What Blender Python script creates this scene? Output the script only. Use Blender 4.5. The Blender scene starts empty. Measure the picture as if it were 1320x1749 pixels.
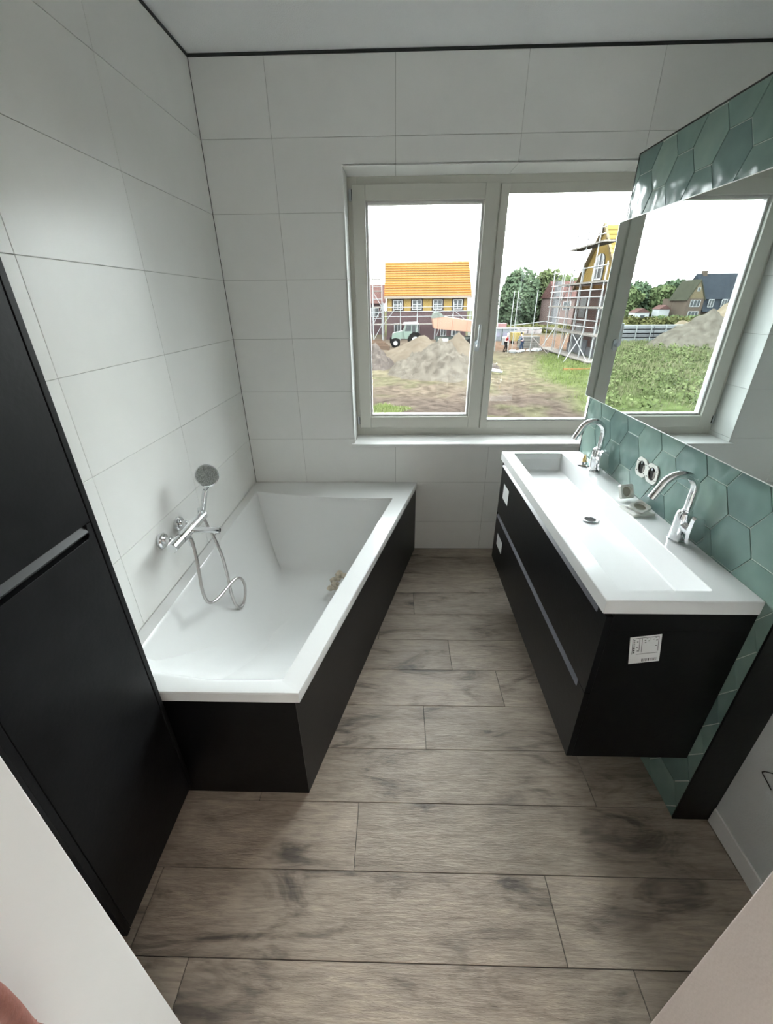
import bpy, bmesh, math, random
from mathutils import Vector, Matrix, noise
random.seed(7)
S = bpy.context.scene
COL = S.collection
PI = math.pi

# ------------------------------------------------------------------ camera
cam_d = bpy.data.cameras.new('camera'); cam = bpy.data.objects.new('camera', cam_d); COL.objects.link(cam)
cam_d.sensor_fit = 'AUTO'; cam_d.sensor_width = 36.0
cam_d.lens = 711.479 / 1749.0 * 36.0
cam_d.clip_start = 0.02; cam_d.clip_end = 2000
PITCH, YAW, ROLL = 0.46553, -0.028153, 0.010735
fwd = Vector((math.sin(YAW)*math.cos(PITCH), math.cos(YAW)*math.cos(PITCH), -math.sin(PITCH)))
rgt = Vector((math.cos(YAW), -math.sin(YAW), 0)); dwn = fwd.cross(rgt)
r2 = math.cos(ROLL)*rgt + math.sin(ROLL)*dwn; d2 = -math.sin(ROLL)*rgt + math.cos(ROLL)*dwn
CAM = Vector((0.95656, -2.59835, 1.60047))
cam.matrix_world = Matrix(((r2.x, -d2.x, -fwd.x, CAM.x), (r2.y, -d2.y, -fwd.y, CAM.y), (r2.z, -d2.z, -fwd.z, CAM.z), (0, 0, 0, 1)))
S.camera = cam

# ------------------------------------------------------------------ sky, exposure
S.view_settings.view_transform = 'Standard'; S.view_settings.look = 'None'
S.view_settings.gamma = 1.0; S.view_settings.use_curve_mapping = False
S.view_settings.exposure = 2.88
w = bpy.data.worlds.new('overcast_sky'); S.world = w; w.use_nodes = True
nt = w.node_tree; nt.nodes.clear()
def wn(t, **k):
    n = nt.nodes.new(t)
    for a, b in k.items(): setattr(n, a, b)
    return n
tc = wn('ShaderNodeTexCoord'); sx = wn('ShaderNodeSeparateXYZ'); nt.links.new(tc.outputs['Generated'], sx.inputs[0])
mr = wn('ShaderNodeMapRange', interpolation_type='SMOOTHSTEP')
mr.inputs[1].default_value = -0.85; mr.inputs[2].default_value = 0.25; mr.inputs[3].default_value = 2.6; mr.inputs[4].default_value = 4.6
nt.links.new(sx.outputs[0], mr.inputs[0])
nz = wn('ShaderNodeTexNoise'); nz.inputs['Scale'].default_value = 2.2; nz.inputs['Detail'].default_value = 4
nt.links.new(tc.outputs['Generated'], nz.inputs['Vector'])
m2 = wn('ShaderNodeMapRange'); m2.inputs[1].default_value = .3; m2.inputs[2].default_value = .7; m2.inputs[3].default_value = .93; m2.inputs[4].default_value = 1.07
nt.links.new(nz.outputs['Fac'], m2.inputs[0])
mu = wn('ShaderNodeMath', operation='MULTIPLY'); nt.links.new(mr.outputs[0], mu.inputs[0]); nt.links.new(m2.outputs[0], mu.inputs[1])
bg = wn('ShaderNodeBackground'); bg.inputs[0].default_value = (0.93, 0.985, 1.0, 1); nt.links.new(mu.outputs[0], bg.inputs[1])
ow = wn('ShaderNodeOutputWorld'); nt.links.new(bg.outputs[0], ow.inputs[0])
w.cycles.sampling_method = 'MANUAL'; w.cycles.sample_map_resolution = 512
# added area light for the unseen hallway lighting on the door jambs
ld = bpy.data.lights.new('added_hall_light', 'AREA'); ld.shape = 'DISK'; ld.size = 0.5; ld.energy = 1.6; ld.color = (1, .86, .76)
lo = bpy.data.objects.new('added_hall_light', ld); COL.objects.link(lo); lo.location = (1.75, -3.3, 2.55)
S.cycles.max_bounces = 12; S.cycles.diffuse_bounces = 8; S.cycles.glossy_bounces = 5; S.cycles.transparent_max_bounces = 12
S.cycles.use_denoising = True; S.cycles.caustics_reflective = False; S.cycles.caustics_refractive = False
S.cycles.sample_clamp_indirect = 8

# ------------------------------------------------------------------ helpers
def s2l(c):
    return tuple((v/255/12.92 if v/255 <= .04045 else ((v/255+.055)/1.055)**2.4) for v in c)
MATS = {}
SITE_DIM = 1.0            # light balance put into colour: site materials darkened to match the dimmer room
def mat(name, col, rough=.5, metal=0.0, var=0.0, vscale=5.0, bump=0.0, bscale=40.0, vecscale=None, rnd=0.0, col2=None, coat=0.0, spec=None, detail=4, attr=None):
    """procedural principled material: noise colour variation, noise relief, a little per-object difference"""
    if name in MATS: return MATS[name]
    col = tuple(c*SITE_DIM for c in col); col2 = tuple(c*SITE_DIM for c in col2) if col2 else None
    m = bpy.data.materials.new(name); m.use_nodes = True; MATS[name] = m
    n = m.node_tree.nodes; l = m.node_tree.links; b = n['Principled BSDF']
    b.inputs['Base Color'].default_value = (*col, 1); b.inputs['Roughness'].default_value = rough; b.inputs['Metallic'].default_value = metal
    if coat: b.inputs['Coat Weight'].default_value = coat; b.inputs['Coat Roughness'].default_value = .05
    if spec is None and SITE_DIM < 1 and rough > .6: spec = 0.0
    if spec is not None: b.inputs['Specular IOR Level'].default_value = spec
    t = n.new('ShaderNodeTexCoord'); vec = t.outputs['Object']
    if vecscale or rnd:
        mp = n.new('ShaderNodeMapping'); l.new(vec, mp.inputs[0]); mp.inputs['Scale'].default_value = vecscale or (1, 1, 1)
        if rnd:
            oi = n.new('ShaderNodeObjectInfo'); ma = n.new('ShaderNodeMath'); ma.operation = 'MULTIPLY'; ma.inputs[1].default_value = 57.0
            l.new(oi.outputs['Random'], ma.inputs[0]); cx = n.new('ShaderNodeCombineXYZ')
            for i in range(3): l.new(ma.outputs[0], cx.inputs[i])
            l.new(cx.outputs[0], mp.inputs['Location'])
        vec = mp.outputs[0]
    out = None
    if attr:
        a = n.new('ShaderNodeVertexColor'); a.layer_name = attr; out = a.outputs[0]
    if var or col2:
        tx = n.new('ShaderNodeTexNoise'); tx.inputs['Scale'].default_value = vscale; tx.inputs['Detail'].default_value = detail; tx.inputs['Roughness'].default_value = .6
        l.new(vec, tx.inputs['Vector'])
        cr = n.new('ShaderNodeValToRGB'); l.new(tx.outputs['Fac'], cr.inputs[0])
        c2 = col2 or tuple(min(1, c*(1+var)) for c in col); c1 = col if col2 else tuple(c*(1-var) for c in col)
        cr.color_ramp.elements[0].position = .34; cr.color_ramp.elements[1].position = .66
        if attr:
            cr.color_ramp.elements[0].color = (1-var, 1-var, 1-var, 1); cr.color_ramp.elements[1].color = (1+var, 1+var, 1+var, 1)
            mx = n.new('ShaderNodeMix'); mx.data_type = 'RGBA'; mx.blend_type = 'MULTIPLY'; mx.inputs[0].default_value = 1
            l.new(out, mx.inputs[6]); l.new(cr.outputs[0], mx.inputs[7]); out = mx.outputs[2]
        else:
            cr.color_ramp.elements[0].color = (*c1, 1); cr.color_ramp.elements[1].color = (*c2, 1); out = cr.outputs[0]
    if rnd and out:
        oi2 = n.new('ShaderNodeObjectInfo'); mr = n.new('ShaderNodeMapRange'); mr.inputs[3].default_value = 1-rnd; mr.inputs[4].default_value = 1+rnd
        l.new(oi2.outputs['Random'], mr.inputs[0]); mx = n.new('ShaderNodeVectorMath'); mx.operation = 'SCALE'
        l.new(out, mx.inputs[0]); l.new(mr.outputs[0], mx.inputs['Scale']); out = mx.outputs[0]
    if out: l.new(out, b.inputs['Base Color'])
    if bump:
        bt = n.new('ShaderNodeTexNoise'); bt.inputs['Scale'].default_value = bscale; bt.inputs['Detail'].default_value = 3
        l.new(vec, bt.inputs['Vector']); bp = n.new('ShaderNodeBump'); bp.inputs['Strength'].default_value = bump; bp.inputs['Distance'].default_value = .01
        l.new(bt.outputs['Fac'], bp.inputs['Height']); l.new(bp.outputs[0], b.inputs['Normal'])
    return m

ORG = {}
class MB:
    """collects shapes and links them as ONE mesh object"""
    def __init__(s): s.v = []; s.f = []
    def add(s, vs, fs):
        o = len(s.v); s.v += [tuple(v) for v in vs]; s.f += [tuple(i+o for i in f) for f in fs]; return s
    def box(s, x0, x1, y0, y1, z0, z1):
        return s.add([(x0,y0,z0),(x1,y0,z0),(x1,y1,z0),(x0,y1,z0),(x0,y0,z1),(x1,y0,z1),(x1,y1,z1),(x0,y1,z1)],
                     [(0,3,2,1),(4,5,6,7),(0,1,5,4),(1,2,6,5),(2,3,7,6),(3,0,4,7)])
    def prism(s, poly, axis, a, b):
        """2D polygon extruded along an axis; (u,v) are the two other axes in xyz order"""
        n = len(poly)
        def p(u, v, t): return {'x': (t, u, v), 'y': (u, t, v), 'z': (u, v, t)}[axis]
        return s.add([p(u, v, a) for u, v in poly] + [p(u, v, b) for u, v in poly],
                     [tuple(range(n))[::-1], tuple(range(n, 2*n))] + [(i, (i+1) % n, n+(i+1) % n, n+i) for i in range(n)])
    def tube(s, pts, r, n=8, cap=True):
        pts = [Vector(p) for p in pts]; rs = r if isinstance(r, (list, tuple)) else [r]*len(pts)
        base = len(s.v); up = None; rings = []
        for i, p in enumerate(pts):
            t = (pts[min(i+1, len(pts)-1)] - pts[max(i-1, 0)]).normalized()
            if up is None: up = t.orthogonal().normalized()
            up = (up - t*up.dot(t)).normalized(); sd = t.cross(up)
            rings.append([p + rs[i]*(math.cos(2*PI*k/n)*up + math.sin(2*PI*k/n)*sd) for k in range(n)])
        vs = [v for rg in rings for v in rg]; fs = []
        for i in range(len(pts)-1):
            for k in range(n): fs.append((i*n+k, i*n+(k+1) % n, (i+1)*n+(k+1) % n, (i+1)*n+k))
        if cap: fs += [tuple(range(n))[::-1], tuple(range((len(pts)-1)*n, len(pts)*n))]
        return s.add(vs, fs)
    def lathe(s, c, axis, prof, n=24):
        """prof: (distance along axis, radius)"""
        ax = Vector(axis).normalized(); u = ax.orthogonal().normalized(); w_ = ax.cross(u); c = Vector(c)
        vs = [c + ax*h + r*(math.cos(2*PI*k/n)*u + math.sin(2*PI*k/n)*w_) for h, r in prof for k in range(n)]
        fs = [(i*n+k, i*n+(k+1) % n, (i+1)*n+(k+1) % n, (i+1)*n+k) for i in range(len(prof)-1) for k in range(n)]
        fs += [tuple(range(n))[::-1], tuple(range((len(prof)-1)*n, len(prof)*n))]
        return s.add(vs, fs)
    def ball(s, c, r, n=10, m=6, jit=0):
        c = Vector(c); r = r if isinstance(r, (tuple, list)) else (r, r, r); vs = []
        for j in range(m+1):
            a = PI*j/m
            for k in range(n):
                q = 1 + random.uniform(-jit, jit); b = 2*PI*k/n
                vs.append((c.x+r[0]*math.sin(a)*math.cos(b)*q, c.y+r[1]*math.sin(a)*math.sin(b)*q, c.z+r[2]*math.cos(a)*q))
        return s.add(vs, [(j*n+k, (j+1)*n+k, (j+1)*n+(k+1) % n, j*n+(k+1) % n) for j in range(m) for k in range(n)])
    def rings(s, rg, cap0=False, cap1=True):
        n = len(rg[0]); vs = [p for r in rg for p in r]
        fs = [(i*n+k, i*n+(k+1) % n, (i+1)*n+(k+1) % n, (i+1)*n+k) for i in range(len(rg)-1) for k in range(n)]
        if cap0: fs.append(tuple(range(n))[::-1])
        if cap1: fs.append(tuple(range((len(rg)-1)*n, len(rg)*n)))
        return s.add(vs, fs)
    def build(s, name, m, parent=None, smooth=None, bevel=0, org=None, fix=True, kind=None, label=None, sub=0):
        me = bpy.data.meshes.new(name)
        if org is None:
            lo = [min(v[i] for v in s.v) for i in range(3)]; hi = [max(v[i] for v in s.v) for i in range(3)]
            org = Vector(((lo[0]+hi[0])/2, (lo[1]+hi[1])/2, lo[2]))
        org = Vector(org)
        me.from_pydata([tuple(Vector(v)-org) for v in s.v], [], s.f)
        if fix:
            bm = bmesh.new(); bm.from_mesh(me)
            bmesh.ops.recalc_face_normals(bm, faces=bm.faces)
            if smooth:
                for f in bm.faces: f.smooth = True
                for e in bm.edges:
                    if len(e.link_faces) != 2 or e.calc_face_angle(0) > math.radians(smooth): e.smooth = False
            bm.to_mesh(me); bm.free()
        me.materials.append(m)
        o = bpy.data.objects.new(name, me); COL.objects.link(o); put(o, org, parent)
        if bevel:
            bv = o.modifiers.new('bevel', 'BEVEL'); bv.width = bevel; bv.segments = 2; bv.limit_method = 'ANGLE'
        if sub:
            sb = o.modifiers.new('sub', 'SUBSURF'); sb.levels = sub; sb.render_levels = sub
        if kind: o['kind'] = kind
        if label: o['label'] = label
        return o
def put(o, org, parent):
    ORG[o.name] = Vector(org); o.parent = parent
    o.location = Vector(org) - (ORG[parent.name] if parent else Vector((0, 0, 0)))
def thing(name, label, cat, loc=(0, 0, 0), group=None):
    o = bpy.data.objects.new(name, None); COL.objects.link(o); o.empty_display_size = .1; put(o, loc, None); return tag(o, label, cat, group)
def struct(name, loc=(0, 0, 0)):
    o = bpy.data.objects.new(name, None); COL.objects.link(o); put(o, loc, None); o['kind'] = 'structure'; return o
def tag(o, label, cat, group=None):
    o['label'] = label; o['category'] = cat
    if group: o['group'] = group
    return o
def copy_tree(o, parent=None, label=None):
    c = o.copy(); COL.objects.link(c); c.parent = parent
    if label: c['label'] = label
    for ch in o.children: copy_tree(ch, c)
    return c
def B(*a): return MB().box(*a)
def roundpoly(pts, r, n=4):
    out = []; N = len(pts); r = r if isinstance(r, (list, tuple)) else [r]*N
    for i in range(N):
        p = Vector(pts[i]).to_2d(); a = Vector(pts[i-1]).to_2d(); b = Vector(pts[(i+1) % N]).to_2d()
        if r[i] <= 0: out.append(tuple(p)); continue
        u = (a-p).normalized(); v = (b-p).normalized()
        for k in range(n+1):
            t = k/n; q0 = p+u*r[i]; q2 = p+v*r[i]; out.append(tuple((1-t)**2*q0 + 2*t*(1-t)*p + t*t*q2))
    return out
def clip(poly, ax, val, keep_less):
    out = []
    for i in range(len(poly)):
        a, b = poly[i-1], poly[i]
        ia = (a[ax] <= val) == keep_less; ib = (b[ax] <= val) == keep_less
        if ia != ib:
            t = (val-a[ax])/(b[ax]-a[ax]); out.append(tuple(a[j]+t*(b[j]-a[j]) for j in range(2)))
        if ib: out.append(b)
    return out

# ------------------------------------------------------------------ materials
M_wallr = mat('grey_white_wall_paint', (.62, .64, .635), .8, var=.01, bump=.1, bscale=160)
M_tile = mat('white_satin_wall_tile', (.86, .865, .845), .38, var=.02, vscale=3, bump=.03, bscale=9, rnd=.015)
M_grout = mat('grey_joint', (.50, .50, .48), .9, var=.1)
M_floorg = mat('dark_floor_joint', (.05, .045, .04), .9, var=.1)
M_cornj = mat('grey_corner_joint', (.09, .09, .085), .8)
M_plaster = mat('white_plaster', (.85, .86, .87), .9, bump=.25, bscale=160, var=.01)
M_hall = mat('hall_white_paint', (.80, .765, .735), .7, var=.02, bump=.1, bscale=120)
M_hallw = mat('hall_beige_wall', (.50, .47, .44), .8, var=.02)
M_jamb = mat('pinkish_right_jamb', (.62, .545, .505), .6, var=.02, bump=.08, bscale=150)  # right door jamb, set darker and pinker than the left one
M_white = mat('white_lacquer', (.82, .82, .81), .35, var=.01)
M_frame = mat('cream_painted_frame', (.60, .595, .54), .35, var=.015)
M_bead = mat('white_glazing_bead', (.62, .61, .60), .35, var=.01)
M_acryl = mat('white_acrylic', (.80, .812, .81), .09, var=.008, vscale=2, spec=.5)
M_basin = mat('white_mineral_marble', (.75, .755, .755), .16, var=.008, vscale=3, spec=.3)
M_black = mat('black_matt_lacquer', (.0040, .0043, .0050), .38, spec=.22, var=.25, vscale=6, bump=.03, bscale=60)
M_blackc = mat('black_dusty_melamine', (.0036, .0038, .0044), .48, spec=.16, col2=(.010, .0104, .0115), vscale=4, bump=.04, bscale=80, detail=6)
M_grip = mat('dark_grip_profile', (.085, .085, .10), .32, var=.05)
M_gripc = mat('cabinet_grip_profile', (.016, .017, .017), .5, var=.05)
M_panel = mat('black_tub_panel', (.0075, .0075, .0085), .42, spec=.3, var=.3, vscale=9, vecscale=(1, 1, 9), bump=.05, bscale=40)
M_chrome = mat('polished_chrome', (.80, .81, .82), .07, 1.0, var=.02)
M_hose = mat('metal_hose_braid', (.55, .53, .52), .28, 1.0, var=.1, vscale=300)
M_nozzle = mat('grey_rubber_nozzles', (.30, .33, .32), .6, var=.35, vscale=120, bump=.5, bscale=150)
M_grey = mat('grey_metal_handle', (.55, .58, .60), .3, .9, var=.03)
M_dark = mat('dark_void', (.012, .011, .010), .8, var=.2)
M_plast = mat('white_plastic', (.72, .72, .68), .4, var=.03)
M_brass = mat('brass_screw', (.55, .40, .17), .3, 1.0, var=.1)
M_paper = mat('white_label_paper', (.72, .72, .72), .6, var=.03)
M_ink = mat('black_print', (.05, .05, .05), .7, var=.05)
M_debris = mat('beige_plaster_crumbs', (.62, .55, .44), .9, var=.2, vscale=60, bump=.4, bscale=90)
M_skin = mat('reddish_skin', (.30, .125, .10), .55, var=.12, vscale=60, bump=.15, bscale=200)
M_trimd = mat('dark_edge_trim', (.025, .03, .03), .5, var=.1)
m = bpy.data.materials.new('mirror_glass'); m.use_nodes = True; M_mirror = m
b_ = m.node_tree.nodes['Principled BSDF']; b_.inputs['Metallic'].default_value = 1; b_.inputs['Roughness'].default_value = 0.0; b_.inputs['Base Color'].default_value = (.72, .775, .77, 1)
def glass_mat(name, tint, fac):
    m = bpy.data.materials.new(name); m.use_nodes = True; n = m.node_tree.nodes; l = m.node_tree.links; n.clear()
    t = n.new('ShaderNodeBsdfTransparent'); t.inputs[0].default_value = (*tint, 1); g = n.new('ShaderNodeBsdfGlossy'); g.inputs['Roughness'].default_value = 0
    fr = n.new('ShaderNodeFresnel'); fr.inputs[0].default_value = 1.45; mu = n.new('ShaderNodeMath'); mu.operation = 'MULTIPLY'; mu.inputs[1].default_value = fac
    l.new(fr.outputs[0], mu.inputs[0]); x = n.new('ShaderNodeMixShader'); l.new(mu.outputs[0], x.inputs[0]); l.new(t.outputs[0], x.inputs[1]); l.new(g.outputs[0], x.inputs[2])
    o = n.new('ShaderNodeOutputMaterial'); l.new(x.outputs[0], o.inputs[0]); return m
M_glass = glass_mat('window_glass', (.97, .985, .98), .8)
# glazed green hexagon tile: hand-made, wavy, every tile its own shade
def hex_mat():
    m = bpy.data.materials.new('green_glazed_hexagon'); m.use_nodes = True; n = m.node_tree.nodes; l = m.node_tree.links; b = n['Principled BSDF']
    t = n.new('ShaderNodeTexCoord'); oi = n.new('ShaderNodeObjectInfo'); mp = n.new('ShaderNodeMapping'); l.new(t.outputs['Object'], mp.inputs[0])
    ma = n.new('ShaderNodeMath'); ma.operation = 'MULTIPLY'; ma.inputs[1].default_value = 31; l.new(oi.outputs['Random'], ma.inputs[0])
    cx = n.new('ShaderNodeCombineXYZ'); [l.new(ma.outputs[0], cx.inputs[i]) for i in range(3)]; l.new(cx.outputs[0], mp.inputs['Location'])
    nz = n.new('ShaderNodeTexNoise'); nz.inputs['Scale'].default_value = 9; nz.inputs['Detail'].default_value = 2; l.new(mp.outputs[0], nz.inputs['Vector'])
    ad = n.new('ShaderNodeMath'); ad.operation = 'MULTIPLY_ADD'; ad.inputs[1].default_value = .55; l.new(nz.outputs['Fac'], ad.inputs[0])
    m3 = n.new('ShaderNodeMath'); m3.operation = 'MULTIPLY'; m3.inputs[1].default_value = .45; l.new(oi.outputs['Random'], m3.inputs[0]); l.new(m3.outputs[0], ad.inputs[2])
    cr = n.new('ShaderNodeValToRGB'); l.new(ad.outputs[0], cr.inputs[0]); e = cr.color_ramp.elements
    e[0].position = .2; e[0].color = (.13, .205, .20, 1); e[1].position = .8; e[1].color = (.26, .36, .315, 1)
    q = cr.color_ramp.elements.new(.5); q.color = (.18, .275, .25, 1)
    l.new(cr.outputs[0], b.inputs['Base Color']); b.inputs['Roughness'].default_value = .17; b.inputs['Specular IOR Level'].default_value = .25
    w2 = n.new('ShaderNodeTexNoise'); w2.inputs['Scale'].default_value = 14; w2.inputs['Detail'].default_value = 1; l.new(mp.outputs[0], w2.inputs['Vector'])
    bp = n.new('ShaderNodeBump'); bp.inputs['Strength'].default_value = .5; bp.inputs['Distance'].default_value = .012; l.new(w2.outputs['Fac'], bp.inputs['Height']); l.new(bp.outputs[0], b.inputs['Normal'])
    return m
M_hex = hex_mat()
M_hexg = mat('pale_green_grout', (.50, .58, .53), .8, var=.1)
def plank_mat():
    m = bpy.data.materials.new('grey_oak_plank_tile'); m.use_nodes = True; n = m.node_tree.nodes; l = m.node_tree.links; b = n['Principled BSDF']
    t = n.new('ShaderNodeTexCoord'); oi = n.new('ShaderNodeObjectInfo'); mp = n.new('ShaderNodeMapping'); l.new(t.outputs['Object'], mp.inputs[0])
    ma = n.new('ShaderNodeMath'); ma.operation = 'MULTIPLY'; ma.inputs[1].default_value = 43; l.new(oi.outputs['Random'], ma.inputs[0])
    cx = n.new('ShaderNodeCombineXYZ'); [l.new(ma.outputs[0], cx.inputs[i]) for i in range(3)]; l.new(cx.outputs[0], mp.inputs['Location'])
    def nzn(sc, vs, det, dist=0):
        mm = n.new('ShaderNodeMapping'); mm.inputs['Scale'].default_value = vs; l.new(mp.outputs[0], mm.inputs[0])
        q = n.new('ShaderNodeTexNoise'); q.inputs['Scale'].default_value = sc; q.inputs['Detail'].default_value = det; q.inputs['Distortion'].default_value = dist; q.inputs['Roughness'].default_value = .62
        l.new(mm.outputs[0], q.inputs['Vector']); return q.outputs['Fac']
    big = nzn(3.2, (1, 3.2, 1), 4, .9); grain = nzn(12, (1, 9, 1), 5, .5); fine = nzn(26, (1, 8, 1), 4, .4)
    c1 = n.new('ShaderNodeValToRGB'); l.new(big, c1.inputs[0]); e = c1.color_ramp.elements
    e[0].position = .30; e[0].color = (.12, .099, .084, 1); e[1].position = .62; e[1].color = (.425, .357, .292, 1)
    q = e.new(.44); q.color = (.345, .285, .233, 1)
    c2 = n.new('ShaderNodeValToRGB'); l.new(grain, c2.inputs[0]); c2.color_ramp.elements[0].position = .35; c2.color_ramp.elements[0].color = (.68, .67, .68, 1); c2.color_ramp.elements[1].position = .6; c2.color_ramp.elements[1].color = (1.08, 1.07, 1.05, 1)
    mx = n.new('ShaderNodeMix'); mx.data_type = 'RGBA'; mx.blend_type = 'MULTIPLY'; mx.inputs[0].default_value = .8; l.new(c1.outputs[0], mx.inputs[6]); l.new(c2.outputs[0], mx.inputs[7])
    r = n.new('ShaderNodeMapRange'); r.inputs[3].default_value = .88; r.inputs[4].default_value = 1.1; l.new(oi.outputs['Random'], r.inputs[0])
    vs = n.new('ShaderNodeVectorMath'); vs.operation = 'SCALE'; l.new(mx.outputs[2], vs.inputs[0]); l.new(r.outputs[0], vs.inputs['Scale']); l.new(vs.outputs[0], b.inputs['Base Color'])
    b.inputs['Roughness'].default_value = .42; b.inputs['Specular IOR Level'].default_value = .4
    bp = n.new('ShaderNodeBump'); bp.inputs['Strength'].default_value = .42; bp.inputs['Distance'].default_value = .006; l.new(fine, bp.inputs['Height']); l.new(bp.outputs[0], b.inputs['Normal'])
    return m
M_plank = plank_mat()

# ================================================================== ROOM SHELL
HC = 2.6185; G = .0011          # ceiling height, half joint
X_END, Y_NEAR, Y_HALL = 3.0, -2.32, -2.44
XL, XR = .517, 1.438             # door opening
# floor: plank tiles with staggered joints
floor = B(-.7, 3.1, -4.3, 0, -.12, -.004).build('floor', M_floorg, kind='structure')
prow = [(0, -.1129, .5), (-.1129, -.3154, .9), (-.3154, -.5179, .7), (-.5179, -.7204, 1.057), (-.7204, -.9229, .86), (-.9229, -1.1254, 1.227),
        (-1.1254, -1.3279, 1.435), (-1.3279, -1.5304, 1.075), (-1.5304, -1.7329, .462), (-1.7329, -1.9354, .822), (-1.9354, -2.1379, .216), (-2.1379, -2.3404, .388), (-2.3404, -2.44, .7)]
for y1, y0, j in prow:
    xs = [j + k*1.2025 for k in range(-2, 3)]
    for a, b in zip(xs, xs[1:]):
        a, b = max(a, 0), min(b, X_END)
        if b-a < .02: continue
        B(a+G, b-G, y0+G, y1-G, -.008, 0).build('plank', M_plank, floor, bevel=.0008)
B(-.7, 3.1, -4.3, -2.4415, -.008, -.0005).build('hall_floor_sheet', M_hall, floor)
ceiling = B(-.7, 3.1, -4.3, .3, HC, HC+.15).build('ceiling', M_plaster, kind='structure')

ROWS = [2.6185-.012] + [2.3161-.2994*k for k in range(8)] + [0.0]
def rect_minus(r, h):
    x0, x1, z0, z1 = r; a0, a1, b0, b1 = h
    if a1 <= x0 or a0 >= x1 or b1 <= z0 or b0 >= z1: return [r]
    out = []
    if z0 < b0: out.append((x0, x1, z0, b0))
    if z1 > b1: out.append((x0, x1, b1, z1))
    lo, hi = max(z0, b0), min(z1, b1)
    if x0 < a0: out.append((x0, a0, lo, hi))
    if x1 > a1: out.append((a1, x1, lo, hi))
    return out
WX0, WX1, WZ0, WZ1 = .680, 2.285, .792, 2.2085
# back wall with the window hole
wb = MB()
for r in rect_minus((-.15, 3.15, -.12, HC), (WX0-.004, WX1+.004, WZ0-.02, WZ1+.004)): wb.box(r[0], r[1], .003, .32, r[2], r[3])
wall_back = wb.build('wall_back', M_grout, kind='structure')
bx = [0, .3465, .9465, 1.5465, 2.1465, 2.7465, X_END]
for z1, z0 in zip(ROWS, ROWS[1:]):
    for a, b in zip(bx, bx[1:]):
        mb = MB()
        for r in rect_minus((a+G, b-G, z0+G, z1-G), (WX0, WX1, WZ0-.02, WZ1)): mb.box(r[0], r[1], 0, .008, r[2], r[3])
        if mb.v: mb.build('tile', M_tile, wall_back, fix=False)
# tiled window reveal (left, right and head), joints on the wall's own rows
for x0, x1 in ((WX0-.004, WX0+.004), (WX1-.004, WX1+.004)):
    for z1, z0 in zip(ROWS, ROWS[1:]):
        z1, z0 = min(z1, WZ1), max(z0, WZ0)
        if z1-z0 > .01: B(x0, x1, .0, .20, z0+G, z1-G).build('reveal_tile', M_tile, wall_back)
for a, b in zip(bx, bx[1:]):
    a, b = max(a, WX0+.004), min(b, WX1-.004)
    if b-a > .02: B(a+G, b-G, .0, .20, WZ1-.004, WZ1+.004).build('reveal_tile', M_tile, wall_back)
# left wall
wall_left = B(-.15, -.003, Y_NEAR, .008, -.12, HC).build('wall_left', M_grout, kind='structure')
ly = [0, -.8009, -1.4009, -2.0009, Y_NEAR]
for z1, z0 in zip(ROWS, ROWS[1:]):
    for a, b in zip(ly, ly[1:]):
        B(-.008, 0, b+G, a-G, z0+G, z1-G).build('tile', M_tile, wall_left, bevel=.0006)
B(0, .0025, -.0025, -.0002, .525, HC-.012).build('corner_joint', M_cornj, wall_left)
# shadow gap under the ceiling
trim_1 = MB().box(0, X_END, -.003, .004, HC-.011, HC-.0005).box(-.004, .003, Y_NEAR, 0, HC-.011, HC-.0005).build('trim_1', M_trimd, kind='structure')
# front wall with the doorway the photograph is taken through
wf = MB().box(-.15, XL-.012, Y_HALL, Y_NEAR, -.12, HC).box(XR+.012, 3.15, Y_HALL, Y_NEAR, -.12, HC).box(XL-.012, XR+.012, Y_HALL, Y_NEAR, 2.13, HC)
wall_front = wf.build('wall_front', M_hall, kind='structure')
door_1 = struct('door_1', (1.0, Y_NEAR, 0))
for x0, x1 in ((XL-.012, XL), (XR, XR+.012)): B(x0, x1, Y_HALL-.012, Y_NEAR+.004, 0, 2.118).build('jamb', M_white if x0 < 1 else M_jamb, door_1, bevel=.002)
B(XL-.012, XR+.012, Y_HALL-.012, Y_NEAR+.004, 2.118, 2.13).build('lintel', M_white, door_1)
# hallway around the camera
hw = MB().box(-.7, -.55, -4.3, Y_HALL, -.12, HC).box(2.5, 2.65, -4.3, Y_HALL, -.12, HC).box(-.7, 2.65, -4.3, -4.15, -.12, HC).build('wall_hallway', M_hallw, kind='structure')
# outer right wall (behind the partition) and the white wall right of the doorway
wall_far_right = B(X_END, X_END+.15, Y_NEAR, .008, -.12, HC).build('wall_far_right', M_tile, kind='structure')
YE, XT, TP, ZP = -1.761, 1.909, .1234, 2.112
wall_right = B(XT+TP, XT+TP+.1, Y_NEAR, YE, 0, HC).build('wall_right', M_wallr, kind='structure')
baseboard_right = B(XT+TP-.007, XT+TP, Y_NEAR, YE-.008, 0, .07).build('baseboard_right', M_white, bevel=.002, kind='structure')
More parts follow.
